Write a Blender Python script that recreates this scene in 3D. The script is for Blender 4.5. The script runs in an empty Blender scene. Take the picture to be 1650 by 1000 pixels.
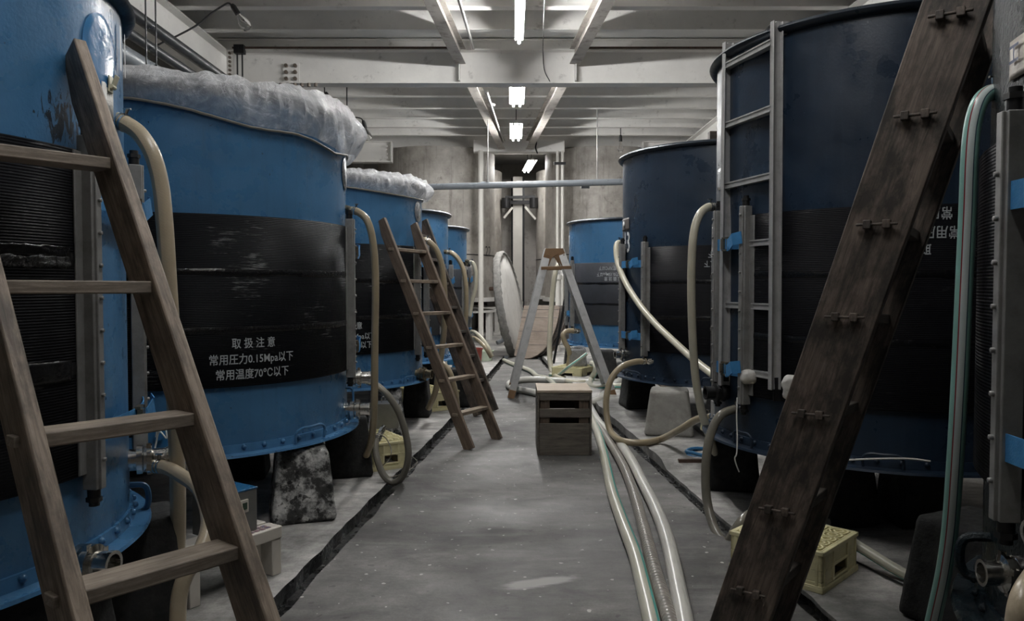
import bpy, math, random
from mathutils import Vector, Matrix, noise
random.seed(7)
PI = math.pi
SC = bpy.context.scene
COL = SC.collection

# ------------------------------------------------------------------ camera, world, exposure
FPX, HZ, EYE = 1250.0, 458.0, 1.4
PITCH = math.atan((500 - HZ) / FPX)
cam_data = bpy.data.cameras.new('camera')
cam_data.sensor_width = 36
cam_data.lens = FPX / 1650 * 36
cam_data.clip_start, cam_data.clip_end = 0.05, 100
cam = bpy.data.objects.new('camera', cam_data)
COL.objects.link(cam)
cam.location = (0, 0, EYE)
cam.rotation_euler = (PI / 2 - PITCH, 0, 0)
SC.camera = cam
world = bpy.data.worlds.new('world')
SC.world = world
world.use_nodes = True
world.node_tree.nodes['Background'].inputs[0].default_value = (0.9, 0.95, 1, 1)
world.node_tree.nodes['Background'].inputs[1].default_value = 0.02
SC.view_settings.view_transform = 'Standard'
SC.view_settings.look = 'None'
SC.view_settings.gamma = 1
SC.view_settings.use_curve_mapping = False
SC.view_settings.exposure = 1.75
TUBE_STRENGTH = 90.0        # fluorescent tubes in view and overhead
SC.cycles.max_bounces = 8
SC.cycles.diffuse_bounces = 4
SC.cycles.transparent_max_bounces = 12
SC.cycles.sample_clamp_indirect = 4.0

# ------------------------------------------------------------------ measuring helpers (photo pixel -> point in the room)
CP, SP = math.cos(PITCH), math.sin(PITCH)
def ray(px, py):
    u, v = (px - 825) / FPX, (500 - py) / FPX
    return Vector((u, CP + v * SP, -SP + v * CP))
def FL(px, py, z=0.0):
    d = ray(px, py)
    return Vector((0, 0, EYE)) + d * ((z - EYE) / d.z)
def AT(px, py, y):
    d = ray(px, py)
    return Vector((0, 0, EYE)) + d * (y / d.y)

# ------------------------------------------------------------------ mesh builder
def frame_of(d):
    d = d.normalized()
    a = Vector((0, 0, 1)) if abs(d.z) < 0.9 else Vector((1, 0, 0))
    x = d.cross(a).normalized()
    return x, d.cross(x).normalized()
def catmull(P, sub=8):
    P = [Vector(p) for p in P]
    if len(P) < 3: return P
    Q = [P[0] * 2 - P[1]] + P + [P[-1] * 2 - P[-2]]
    out = []
    for i in range(1, len(Q) - 2):
        a, b, c, d = Q[i-1:i+3]
        for k in range(sub):
            t = k / sub
            out.append(0.5 * ((2*b) + (c-a)*t + (2*a-5*b+4*c-d)*t*t + (3*b-a-3*c+d)*t**3))
    out.append(P[-1])
    return out
class MB:
    def __init__(s): s.v, s.f, s.uv = [], [], {}
    def add(s, vs, fs, M=None):
        o = len(s.v)
        for p in vs:
            p = Vector(p)
            s.v.append(M @ p if M is not None else p)
        s.f += [tuple(o + i for i in f) for f in fs]
        return o
    def box(s, c, d, M=None):
        x, y, z = c; a, b, h = d[0]/2, d[1]/2, d[2]/2
        vs = [(x+i*a, y+j*b, z+k*h) for k in (-1, 1) for j in (-1, 1) for i in (-1, 1)]
        s.add(vs, [(0,2,3,1),(4,5,7,6),(0,1,5,4),(2,6,7,3),(0,4,6,2),(1,3,7,5)], M)
        return s
    def bar(s, p0, p1, w, h, up=(0,0,1)):
        p0, p1 = Vector(p0), Vector(p1); d = (p1-p0); L = d.length; d.normalize()
        x = d.cross(Vector(up)).normalized(); y = x.cross(d).normalized()
        M = Matrix.Translation((p0+p1)/2) @ Matrix((x, d, y)).transposed().to_4x4()
        return s.box((0,0,0), (w, L, h), M)
    def cyl(s, p0, p1, r0, r1=None, n=16, caps=True):
        p0, p1 = Vector(p0), Vector(p1); r1 = r0 if r1 is None else r1
        x, y = frame_of(p1-p0)
        ring = [x*math.cos(2*PI*i/n)+y*math.sin(2*PI*i/n) for i in range(n)]
        vs = [p0+r*r0 for r in ring]+[p1+r*r1 for r in ring]
        fs = [(i,(i+1)%n,n+(i+1)%n,n+i) for i in range(n)]
        if caps: fs += [tuple(reversed(range(n))), tuple(range(n,2*n))]
        s.add(vs, fs); return s
    def lathe(s, prof, n=48, a0=0.0, a1=2*PI, M=None, closed=False):
        full = abs(a1-a0-2*PI) < 1e-6; cols = n if full else n+1; m = len(prof)
        vs = []
        for i in range(cols):
            a = a0+(a1-a0)*i/n; c, q = math.cos(a), math.sin(a)
            vs += [(r*c, r*q, z) for r, z in prof]
        fs = []
        mm = m if closed else m-1
        for i in range(n):
            j = (i+1) % cols
            for k in range(mm):
                l = (k+1) % m
                fs.append((i*m+k, j*m+k, j*m+l, i*m+l))
        if closed and not full:
            fs += [tuple(range(m)), tuple(reversed(range(n*m, n*m+m)))]
        s.add(vs, fs, M); return s
    def tube(s, pts, r, n=12, caps=True):
        pts = [Vector(p) for p in pts]
        x, y = frame_of(pts[1]-pts[0]); o = len(s.v); L = 0.0; rows = []
        for i, p in enumerate(pts):
            t = (pts[min(i+1, len(pts)-1)]-pts[max(i-1, 0)]).normalized()
            x = (x-t*x.dot(t)).normalized(); y = t.cross(x)
            if i: L += (p-pts[i-1]).length
            rr = r(i/(len(pts)-1)) if callable(r) else r
            for k in range(n+1):
                a = 2*PI*k/n
                s.uv[len(s.v)] = (k/n, L)
                s.v.append(p+x*(rr*math.cos(a))+y*(rr*math.sin(a)))
        for i in range(len(pts)-1):
            for k in range(n):
                a = o+i*(n+1)+k
                s.f.append((a, a+1, a+n+2, a+n+1))
        if caps:
            s.f.append(tuple(o+k for k in reversed(range(n))))
            b = o+(len(pts)-1)*(n+1)
            s.f.append(tuple(b+k for k in range(n)))
        return s
    def prism(s, poly, z0, z1, M=None):
        n = len(poly)
        vs = [(x, y, z0) for x, y in poly]+[(x, y, z1) for x, y in poly]
        fs = [tuple(reversed(range(n))), tuple(range(n, 2*n))]+[(i,(i+1)%n,n+(i+1)%n,n+i) for i in range(n)]
        s.add(vs, fs, M); return s
    def rbox(s, c, d, rad, n=6, taper=0.0, jit=0.0, seed=0, M=None):
        """rounded, optionally tapering and chipped block"""
        vs, fs, idx = [], [], {}
        def vert(p):
            k = tuple(round(q, 5) for q in p)
            if k in idx: return idx[k]
            q = [p[i]*d[i]/2 for i in range(3)]
            core = [max(-(d[i]/2-rad), min(d[i]/2-rad, q[i])) for i in range(3)]
            e = Vector(q)-Vector(core)
            if e.length > 1e-9: e = e.normalized()*rad
            w = Vector(core)+e
            f = 1-taper*(w.z/d[2]+.5)
            w.x *= f; w.y *= f
            if jit:
                nn = noise.noise_vector(w*9+Vector((seed*3.7, seed, 0)))+noise.noise_vector(w*28+Vector((seed, 0, seed)))*.5
                w += nn*jit
            idx[k] = len(vs); vs.append(w+Vector(c)); return idx[k]
        g = [-1+2*i/n for i in range(n+1)]
        for ax in range(3):
            for sg in (-1, 1):
                for i in range(n):
                    for j in range(n):
                        q = []
                        for (a, b) in ((i,j),(i+1,j),(i+1,j+1),(i,j+1)):
                            p = [0,0,0]; p[ax] = sg; p[(ax+1)%3] = g[a]; p[(ax+2)%3] = g[b]
                            q.append(vert(p))
                        fs.append(tuple(q if sg > 0 else reversed(q)))
        s.add(vs, fs, M); return s
    def build(s, name, mat, parent=None, bevel=0.0, smooth=True, sharp=0.7, own_origin=False, segs=2):
        me = bpy.data.meshes.new(name)
        vs = s.v; off = Vector((0,0,0))
        if own_origin:
            lo = Vector([min(v[i] for v in vs) for i in range(3)]); hi = Vector([max(v[i] for v in vs) for i in range(3)])
            off = Vector(((lo.x+hi.x)/2, (lo.y+hi.y)/2, lo.z))
        me.from_pydata([tuple(v-off) for v in vs], [], s.f)
        if s.uv:
            l = me.uv_layers.new(name='UVMap')
            for lp in me.loops: l.data[lp.index].uv = s.uv.get(lp.vertex_index, (0, 0))
        me.validate(); me.update()
        if smooth:
            me.shade_smooth(); me.set_sharp_from_angle(angle=sharp)
        o = bpy.data.objects.new(name, me); COL.objects.link(o)
        o.location = off
        if mat: me.materials.append(mat)
        if parent: o.parent = parent
        if bevel:
            b = o.modifiers.new('bevel', 'BEVEL'); b.width = bevel; b.segments = segs; b.limit_method = 'ANGLE'
            b.harden_normals = False
        return o
def tag(o, label=None, cat=None, group=None, kind=None):
    if label: o['label'] = label
    if cat: o['category'] = cat
    if group: o['group'] = group
    if kind: o['kind'] = kind
    return o
def thing(name, label, cat, loc=(0,0,0), rz=0.0, group=None):
    o = bpy.data.objects.new(name, None); COL.objects.link(o)
    o.location = loc; o.rotation_euler = (0, 0, rz); o.empty_display_size = .05
    return tag(o, label, cat, group)
def struct(name, mb, mat, **k):
    return tag(mb.build(name, mat, own_origin=k.pop('own', True), **k), kind='structure')
def copy_tree(o, parent=None):
    c = o.copy(); COL.objects.link(c); c.parent = parent
    for ch in list(o.children): copy_tree(ch, c)
    return c

# ------------------------------------------------------------------ materials
def S(r, g, b):
    f = lambda c: (c/255/12.92) if c/255 <= .04045 else ((c/255+.055)/1.055)**2.4
    return (f(r), f(g), f(b), 1)
def new_mat(name):
    m = bpy.data.materials.new(name); m.use_nodes = True
    nt = m.node_tree; return m, nt, nt.nodes['Principled BSDF']
def N(nt, t, **k):
    n = nt.nodes.new(t)
    for a, v in k.items():
        if a in ('inp',):
            for q, w in v.items(): n.inputs[q].default_value = w
        else: setattr(n, a, v)
    return n
def ramp(nt, src, stops):
    r = N(nt, 'ShaderNodeValToRGB'); e = r.color_ramp.elements
    while len(e) < len(stops): e.new(.5)
    for i, (p, c) in enumerate(stops):
        e[i].position = p; e[i].color = c if isinstance(c, (tuple, list)) else (c, c, c, 1)
    nt.links.new(src, r.inputs[0]); return r.outputs[0]
def noisetex(nt, scale, detail=4, rough=.6, vec=None, mp=None, dist=0, coord='Object'):
    tc = N(nt, 'ShaderNodeTexCoord'); src = tc.outputs[coord]
    if mp:
        m = N(nt, 'ShaderNodeMapping'); m.inputs['Scale'].default_value = mp
        nt.links.new(src, m.inputs[0]); src = m.outputs[0]
    n = N(nt, 'ShaderNodeTexNoise', inp={'Scale': scale, 'Detail': detail, 'Roughness': rough, 'Distortion': dist})
    nt.links.new(src, n.inputs['Vector']); return n.outputs['Fac']
def mixc(nt, fac, a, b, mode='MIX'):
    m = N(nt, 'ShaderNodeMixRGB', blend_type=mode)
    for i, v in ((0, fac), (1, a), (2, b)):
        if isinstance(v, (tuple, list, float, int)): m.inputs[i].default_value = v
        else: nt.links.new(v, m.inputs[i])
    return m.outputs[0]
def bump(nt, p, h, strength=.3, dist=.01, prev=None):
    b = N(nt, 'ShaderNodeBump'); b.inputs['Strength'].default_value = strength; b.inputs['Distance'].default_value = dist
    nt.links.new(h, b.inputs['Height'])
    if prev: nt.links.new(prev, b.inputs['Normal'])
    nt.links.new(b.outputs[0], p.inputs['Normal']); return b.outputs[0]
def surf(name, col, rough=.5, metal=0.0, var=.25, vs=3.0, dirt=None, bmp=0, bs=60, rvar=.15, mp=None, spec=.5, streak=None, spots=None):
    m, nt, p = new_mat(name)
    p.inputs['Metallic'].default_value = metal; p.inputs['Specular IOR Level'].default_value = spec
    n1 = noisetex(nt, vs, 6, .65, mp=mp)
    d = tuple(c*(1-var) for c in col[:3])+(1,); l = tuple(min(1, c*(1+var)) for c in col[:3])+(1,)
    c = ramp(nt, n1, [(.3, d), (.7, l)])
    if streak:
        n = noisetex(nt, 1.0, 5, .7, mp=(22, 22, 1.2))
        c = mixc(nt, ramp(nt, n, [(.52, 0.0), (.75, streak[1])]), c, streak[0])
    if dirt:
        n = noisetex(nt, dirt[2], 8, .72)
        c = mixc(nt, ramp(nt, n, [(dirt[3] if len(dirt) > 3 else .5, 0.0), ((dirt[3] if len(dirt) > 3 else .5)+.16, dirt[1])]), c, dirt[0])
    if spots:
        n = noisetex(nt, spots[2], 2, .5)
        c = mixc(nt, ramp(nt, n, [(spots[3], 0.0), (spots[3]+.03, spots[1])]), c, spots[0])
    nt.links.new(c, p.inputs['Base Color'])
    nr = noisetex(nt, vs*2.3, 4, .6)
    nt.links.new(ramp(nt, nr, [(.3, max(.03, rough-rvar)), (.7, min(1, rough+rvar))]), p.inputs['Roughness'])
    if bmp: bump(nt, p, noisetex(nt, bs, 5, .6), bmp, .01)
    return m
def wood(name, dark, light, axis='z', scale=7, rough=.62, stain=(.02,.017,.014,1), stain_amt=.6, st=(.5, .72), sts=3.5):
    m, nt, p = new_mat(name)
    sx = {'z': (9, 9, .7), 'x': (.7, 9, 9), 'y': (9, .7, 9)}[axis]
    g = noisetex(nt, scale, 8, .7, mp=sx, dist=.8)
    c = ramp(nt, g, [(.28, dark), (.5, tuple((dark[i]+light[i])/2 for i in range(3))+(1,)), (.72, light)])
    s = noisetex(nt, sts, 6, .7, mp={'z': (2,2,1), 'x': (1,2,2), 'y': (2,1,2)}[axis])
    c = mixc(nt, ramp(nt, s, [(st[0], 0.0), (st[1], stain_amt)]), c, stain)
    nt.links.new(c, p.inputs['Base Color']); p.inputs['Roughness'].default_value = rough
    bump(nt, p, g, .35, .004); return m
def jacket_mat(name, col, scuff_amt=.25):
    m, nt, p = new_mat(name)
    tc = N(nt, 'ShaderNodeTexCoord')
    w = N(nt, 'ShaderNodeTexWave', wave_type='BANDS', bands_direction='Z', inp={'Scale': 33.8, 'Distortion': 0.0})
    nt.links.new(tc.outputs['Object'], w.inputs['Vector'])
    n = noisetex(nt, 5, 6, .7)
    c = ramp(nt, n, [(.35, col), (.75, tuple(min(1, q*1.4) for q in col[:3])+(1,))])
    # worn pale scuffs along the ribs
    s = noisetex(nt, 1.0, 6, .75, mp=(9, 9, 110)); s2 = noisetex(nt, 3, 3, .6)
    mul = N(nt, 'ShaderNodeMath', operation='MULTIPLY'); nt.links.new(s, mul.inputs[0]); nt.links.new(s2, mul.inputs[1])
    c = mixc(nt, ramp(nt, mul.outputs[0], [(.34, 0.0), (.42, scuff_amt)]), c, (.42, .42, .42, 1))
    nt.links.new(c, p.inputs['Base Color'])
    nt.links.new(ramp(nt, n, [(.3, .3), (.7, .55)]), p.inputs['Roughness']); p.inputs['Specular IOR Level'].default_value = .07
    b = bump(nt, p, w.outputs['Fac'], .55, .004)
    bump(nt, p, noisetex(nt, 40, 3, .6), .12, .01, prev=b)
    return m
def hose_mat(name, col, stripe=None, stripe2=None, braid=.25, rough=.28, ribs=False, trans=.12):
    m, nt, p = new_mat(name)
    uv = N(nt, 'ShaderNodeUVMap'); sep = N(nt, 'ShaderNodeSeparateXYZ'); nt.links.new(uv.outputs[0], sep.inputs[0])
    n = noisetex(nt, 6, 4, .6)
    c = ramp(nt, n, [(.3, tuple(q*.82 for q in col[:3])+(1,)), (.7, col)])
    def band(u0, u1, colr, c):
        a = N(nt, 'ShaderNodeMath', operation='GREATER_THAN'); a.inputs[1].default_value = u0; nt.links.new(sep.outputs[0], a.inputs[0])
        b = N(nt, 'ShaderNodeMath', operation='LESS_THAN'); b.inputs[1].default_value = u1; nt.links.new(sep.outputs[0], b.inputs[0])
        q = N(nt, 'ShaderNodeMath', operation='MULTIPLY'); nt.links.new(a.outputs[0], q.inputs[0]); nt.links.new(b.outputs[0], q.inputs[1])
        return mixc(nt, q.outputs[0], c, colr)
    for st in (stripe or []): c = band(*st, c)
    nt.links.new(c, p.inputs['Base Color']); p.inputs['Roughness'].default_value = rough
    p.inputs['Subsurface Weight'].default_value = trans; p.inputs['Subsurface Radius'].default_value = (.02, .02, .015)
    mp = N(nt, 'ShaderNodeMapping')
    nt.links.new(uv.outputs[0], mp.inputs[0])
    if ribs:
        mp.inputs['Scale'].default_value = (0, 6, 0)
        w = N(nt, 'ShaderNodeTexWave', wave_type='BANDS', bands_direction='Y', inp={'Scale': 1.6, 'Distortion': .4}); nt.links.new(mp.outputs[0], w.inputs[0])
        bump(nt, p, w.outputs['Fac'], .6, .006)
    elif braid:
        mp.inputs['Scale'].default_value = (24, 170, 1); mp.inputs['Rotation'].default_value = (0, 0, .0)
        w = N(nt, 'ShaderNodeTexChecker', inp={'Scale': 1.0}); nt.links.new(mp.outputs[0], w.inputs[0])
        bump(nt, p, w.outputs['Fac'], braid, .002)
    return m

M_BLUE = surf('blue_tank_paint', S(66, 112, 152), .33, 0, .14, 2.2, streak=(S(38, 62, 86), .35), bmp=.10, bs=70, spots=(S(14, 24, 36), .8, 30, .735))
def smear(m, loc, rad):
    nt = m.node_tree; p = nt.nodes['Principled BSDF']; old = p.inputs['Base Color'].links[0].from_socket
    tc = N(nt, 'ShaderNodeTexCoord'); mp = N(nt, 'ShaderNodeMapping', vector_type='TEXTURE'); mp.inputs['Location'].default_value = loc; mp.inputs['Scale'].default_value = (rad, rad, rad)
    nt.links.new(tc.outputs['Object'], mp.inputs[0]); g = N(nt, 'ShaderNodeTexGradient', gradient_type='SPHERICAL'); nt.links.new(mp.outputs[0], g.inputs[0])
    nz = noisetex(nt, 9, 6, .7, mp=(3.5, 3.5, 1.0), dist=1.5); ml = N(nt, 'ShaderNodeMath', operation='MULTIPLY'); nt.links.new(g.outputs['Fac'], ml.inputs[0]); nt.links.new(nz, ml.inputs[1])
    nt.links.new(mixc(nt, ramp(nt, ml.outputs[0], [(.40, 0.0), (.43, .92)]), old, (.008, .009, .011, 1)), p.inputs['Base Color'])
M_BLUEN = surf('blue_tank_paint_smeared', S(66, 112, 152), .33, 0, .14, 2.2, streak=(S(38, 62, 86), .35), bmp=.14, bs=60, spots=(S(14, 24, 36), .8, 30, .735))
M_NAVY = surf('navy_tank_paint', S(28, 43, 60), .36, 0, .2, 2.0, streak=(S(60, 74, 92), .22), bmp=.10, bs=80, spots=(S(140, 150, 160), .5, 26, .76))
M_NAVYB = surf('dark_teal_tank_paint', S(13, 25, 31), .3, 0, .25, 2.0, streak=(S(40, 52, 60), .3), bmp=.8, bs=70, spec=.3)
M_JACK = jacket_mat('black_ribbed_vinyl', (.007, .0075, .009, 1), .3)
M_JACKR = jacket_mat('worn_black_ribbed_vinyl', (.008, .008, .010, 1), .12)
M_JACKG = surf('grey_vinyl', S(52, 54, 60), .5, 0, .2, 5, bmp=.1)
M_TAPE = surf('black_tape', (.006, .006, .007, 1), .16, 0, .3, 14, bmp=.4, bs=45)
M_TAPEW = surf('scuffed_black_tape', (.02, .02, .021, 1), .3, 0, .5, 30, dirt=((.5,.5,.5,1), .55, 60, .56), bmp=.8, bs=70)
M_LET = surf('white_lettering', S(176, 180, 182), .6, 0, .1, 40, dirt=(S(60,60,64), .6, 120, .52))
M_WHITEPAINT = surf('white_paint_mark', S(226, 228, 228), .5, 0, .06, 9)
M_RIM = surf('dark_rim', S(38, 46, 56), .4, .3, .25, 6, bmp=.1)
M_STEEL = surf('stainless_steel', S(205, 203, 198), .17, 1, .12, 8, bmp=.05, bs=40)
M_BOX = surf('brushed_steel_box', S(128, 128, 127), .36, .6, .15, 8, rvar=.06)
M_GALV = surf('galvanised_steel', S(142, 141, 139), .42, .25, .16, 14, dirt=(S(98, 95, 92), .4, 9), bmp=.05, rvar=.1)
M_ALU = surf('aluminium', S(186, 186, 185), .36, .35, .1, 10, dirt=(S(110, 108, 105), .3, 12), rvar=.08)
M_DKMETAL = surf('dark_metal', S(40, 40, 42), .4, .5, .25, 12)
M_STRAP = surf('blue_webbing', S(58, 126, 178), .6, 0, .15, 20, bmp=.25, bs=200)
M_BRASS = surf('dull_brass_fitting', S(128, 118, 100), .35, .85, .2, 12)
M_FILM_EDGE = surf('yellowed_hem', S(160, 154, 142), .5, 0, .1, 10)
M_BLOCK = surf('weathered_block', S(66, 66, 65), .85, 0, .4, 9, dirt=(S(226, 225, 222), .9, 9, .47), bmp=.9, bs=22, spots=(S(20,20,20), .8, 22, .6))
M_BLOCKD = surf('dark_block', S(34, 34, 34), .85, 0, .4, 9, dirt=(S(74, 73, 71), .4, 7, .56), bmp=.8, bs=22)  # near-black version of the block concrete
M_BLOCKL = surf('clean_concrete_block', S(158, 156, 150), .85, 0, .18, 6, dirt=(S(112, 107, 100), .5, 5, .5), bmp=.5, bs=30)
M_WOODL = wood('weathered_ladder_wood', S(84, 72, 62), S(180, 164, 147), 'z', stain_amt=.6, st=(.46, .64))
M_WOODLX = wood('weathered_rung_wood', S(110, 99, 88), S(184, 171, 157), 'x', stain_amt=.5)
M_WOODM = wood('brown_ladder_wood', S(70, 58, 49), S(134, 117, 102), 'z')
M_WOODMX = wood('brown_rung_wood', S(108, 94, 80), S(176, 160, 142), 'x')
M_WOODD = wood('blackened_ladder_wood', S(26, 23, 21), S(126, 111, 100), 'z', stain_amt=.92, st=(.43, .6), sts=4.5)
M_WOODDX = wood('blackened_rung_wood', S(40, 36, 33), S(104, 95, 88), 'x', stain_amt=.6)
M_CRATEW = wood('grey_crate_wood', S(66, 61, 55), S(128, 120, 110), 'x', 6)
M_CRATET = wood('toplit_crate_lid_wood', S(150, 134, 116), S(196, 180, 160), 'x', 6, stain_amt=.15)  # paler than the crate sides: light from above put into the lid colour
M_LID = wood('old_plank_wood', S(104, 90, 78), S(160, 146, 132), 'x', 5, stain=S(84, 58, 44), stain_amt=.55)
M_LIDD = wood('dark_plank_wood', S(52, 46, 42), S(96, 86, 78), 'x', 5)
M_YEL = surf('cream_plastic', S(224, 216, 172), .42, 0, .08, 5, dirt=(S(140, 134, 96), .4, 4))
M_BEIGE = surf('off_white_plastic', S(206, 200, 190), .45, 0, .06, 5, dirt=(S(150, 144, 134), .35, 5))
M_BROWNCAST = surf('brown_cast_bracket', S(112, 86, 60), .5, .1, .15, 10)
M_REDP = surf('red_plastic', S(150, 66, 56), .45, 0, .1, 6)
M_GREENP = surf('pale_green_plastic', S(200, 212, 190), .45, 0, .08, 6)
M_BLUEP = surf('blue_enamel', S(34, 96, 140), .35, 0, .15, 8)
M_BLACK = surf('black_rubber', S(20, 20, 21), .5, 0, .2, 12)
M_PAPER = surf('white_paper', S(222, 221, 216), .7, 0, .05, 10, bmp=.5, bs=120)
M_CLIP = surf('cream_clip', S(200, 196, 168), .4, 0, .06, 10)
M_WHITECEIL = surf('white_ceiling_paint', S(226, 225, 222), .6, 0, .06, 1.2, dirt=(S(150, 144, 134), .35, 2.4, .56))
M_WHITEBEAM = surf('grimy_white_steel', S(224, 222, 218), .5, 0, .08, 1.6, dirt=(S(96, 88, 80), .6, 4.5, .585), bmp=.12, bs=20)
M_GRIME = surf('stained_beam_paint', S(160, 155, 148), .55, 0, .12, 2, dirt=(S(84, 77, 70), .75, 5, .5), bmp=.15, bs=20)
M_BOLT = surf('dull_bolt', S(112, 102, 92), .5, .3, .2, 12)
M_RUST = surf('rusty_edge', S(88, 70, 60), .7, .2, .35, 14, dirt=(S(60, 50, 44), .7, 20))
M_PIPEG = surf('grey_pipe', S(112, 117, 122), .35, 0, .07, 3)
M_PIPED = surf('dark_conduit', S(46, 48, 50), .4, .3, .2, 4)
M_PIPEW = surf('white_pipe', S(218, 215, 208), .4, 0, .06, 2, dirt=(S(140, 132, 120), .3, 6, .58))
M_CLOTH = surf('dull_white_cloth', S(206, 203, 198), .85, 0, .08, 2, dirt=(S(160, 154, 148), .4, 2.5), bmp=.25, bs=30)
M_CLOTHG = surf('grey_wrinkled_cloth', S(126, 124, 120), .85, 0, .3, 14, bmp=.8, bs=30)
M_WALL = surf('grey_wall', S(150, 146, 140), .8, 0, .12, 1.0, dirt=(S(100, 96, 90), .5, 2))
M_PANEL = surf('stained_end_panel', S(170, 166, 160), .7, 0, .12, 1.2, dirt=(S(104, 97, 90), .7, 3, .52))
M_COLW = surf('white_column_paint', S(206, 203, 197), .6, 0, .06, 1.5, dirt=(S(120, 112, 104), .4, 5, .6))

def floor_mat(name, a, b, wet=.4, specks=True):
    m, nt, p = new_mat(name)
    n = noisetex(nt, .55, 9, .66, dist=.6)
    c = ramp(nt, n, [(.41, a), (.5, tuple((a[i]+b[i])/2 for i in range(3))+(1,)), (.59, b)])
    n2 = noisetex(nt, 1.3, 8, .7, mp=(1, 2.4, 1), dist=1.2)
    c = mixc(nt, ramp(nt, n2, [(.5, 0.0), (.68, .5)]), c, tuple(q*.55 for q in a[:3])+(1,))
    n4 = noisetex(nt, .8, 7, .7, mp=(.7, 3, 1), dist=.5)
    c = mixc(nt, ramp(nt, n4, [(.54, 0.0), (.66, .45)]), c, S(140, 138, 134))
    c = mixc(nt, .85, c, ramp(nt, noisetex(nt, 3.2, 9, .75, mp=(1, 1.6, 1)), [(.36, .5), (.5, .95), (.64, 1.4)]), 'MULTIPLY')
    c = mixc(nt, .5, c, ramp(nt, noisetex(nt, 90, 3, .7), [(.3, .7), (.7, 1.25)]), 'MULTIPLY')
    if specks:
        v = noisetex(nt, 26, 1, .4)
        c = mixc(nt, ramp(nt, v, [(.735, 0.0), (.75, .8)]), c, S(206, 204, 198))
        v2 = noisetex(nt, 15, 2, .4)
        c = mixc(nt, ramp(nt, v2, [(.70, 0.0), (.73, .55)]), c, S(40, 38, 37))
    if specks:   # scraped pale patch on the aisle floor
        ctr = FL(868, 938); tc = N(nt, 'ShaderNodeTexCoord'); mp = N(nt, 'ShaderNodeMapping', vector_type='TEXTURE')
        mp.inputs['Location'].default_value = (ctr.x, ctr.y, 0); mp.inputs['Rotation'].default_value = (0, 0, .35); mp.inputs['Scale'].default_value = (.42, .10, .5)
        nt.links.new(tc.outputs['Object'], mp.inputs[0]); g = N(nt, 'ShaderNodeTexGradient', gradient_type='SPHERICAL'); nt.links.new(mp.outputs[0], g.inputs[0])
        nz = noisetex(nt, 9, 8, .75, mp=(.5, 3, 1)); ml = N(nt, 'ShaderNodeMath', operation='MULTIPLY'); nt.links.new(g.outputs['Fac'], ml.inputs[0]); nt.links.new(nz, ml.inputs[1])
        c = mixc(nt, ramp(nt, ml.outputs[0], [(.2, 0.0), (.33, .8)]), c, S(176, 174, 170))
    nt.links.new(c, p.inputs['Base Color'])
    nt.links.new(ramp(nt, noisetex(nt, .9, 6, .6), [(.35, wet), (.65, wet+.3)]), p.inputs['Roughness'])
    b1 = bump(nt, p, noisetex(nt, 30, 6, .65), .25, .006)
    bump(nt, p, noisetex(nt, 3, 4, .6), .15, .02, prev=b1)
    return m
M_FLOOR = floor_mat('worn_grey_concrete', S(62, 61, 59), S(116, 114, 111), .5)
M_SLAB = floor_mat('pale_slab_concrete', S(120, 119, 116), S(196, 193, 189), .5, specks=False)
M_GUT = surf('wet_shaded_gutter', S(15, 15, 15), .3, 0, .4, 7, dirt=(S(60, 58, 55), .5, 16, .58), bmp=.5, bs=30)  # wet channel; the shade of its depth is put into the near-black colour

def silo_mat(name):
    m, nt, p = new_mat(name)
    n = noisetex(nt, 1.1, 8, .72)
    c = ramp(nt, n, [(.3, S(118, 114, 108)), (.48, S(166, 161, 154)), (.7, S(200, 196, 189))])
    st = noisetex(nt, 1.0, 6, .7, mp=(5, 5, .35))
    c = mixc(nt, ramp(nt, st, [(.52, 0.0), (.7, .6)]), c, S(84, 78, 72))
    sp = noisetex(nt, 5, 6, .7)
    c = mixc(nt, ramp(nt, sp, [(.6, 0.0), (.72, .6)]), c, S(58, 53, 48))
    # fine diamond hatch of the wrapped surface
    tc = N(nt, 'ShaderNodeTexCoord')
    sx = N(nt, 'ShaderNodeSeparateXYZ'); nt.links.new(tc.outputs['UV'], sx.inputs[0])
    ck = N(nt, 'ShaderNodeTexChecker', inp={'Scale': 1.0, 'Color1': (.78,.78,.78,1), 'Color2': (1,1,1,1)})
    mp = N(nt, 'ShaderNodeMapping'); mp.inputs['Scale'].default_value = (38, 38, 1); mp.inputs['Rotation'].default_value = (0, 0, PI/4)
    nt.links.new(tc.outputs['UV'], mp.inputs[0]); nt.links.new(mp.outputs[0], ck.inputs['Vector'])
    c = mixc(nt, .5, c, ck.outputs['Color'], 'MULTIPLY')
    nt.links.new(c, p.inputs['Base Color']); p.inputs['Roughness'].default_value = .6
    p.inputs['Metallic'].default_value = .1
    return m
M_SILO = silo_mat('stained_hatched_shell')

H_CREAM = hose_mat('cream_hose', S(206, 200, 180), braid=0)
H_AGED = hose_mat('aged_beige_hose', S(168, 154, 128), braid=0)
H_BRAID = hose_mat('braided_beige_hose', S(186, 172, 148), braid=.5)
H_GREY = hose_mat('grey_clear_hose', S(128, 124, 114), braid=0, rough=.18)
H_GSTR = hose_mat('white_hose_green_stripe', S(204, 202, 186), [(.1, .17, S(60, 170, 160)), (.6, .67, S(60, 170, 160))], braid=0)
H_RIB = hose_mat('grey_ribbed_hose', S(150, 144, 136), ribs=True)
H_WHITE = hose_mat('white_hose', S(214, 212, 204), braid=0)
H_TEAL = hose_mat('teal_braided_hose', S(140, 186, 176), [(.60, .72, S(196, 206, 204)), (.58, .60, S(30, 60, 80)), (.72, .745, S(130, 30, 40)), (.10, .22, S(196, 206, 204)), (.08, .10, S(30, 60, 80)), (.22, .245, S(130, 30, 40))], braid=.6)

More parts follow.
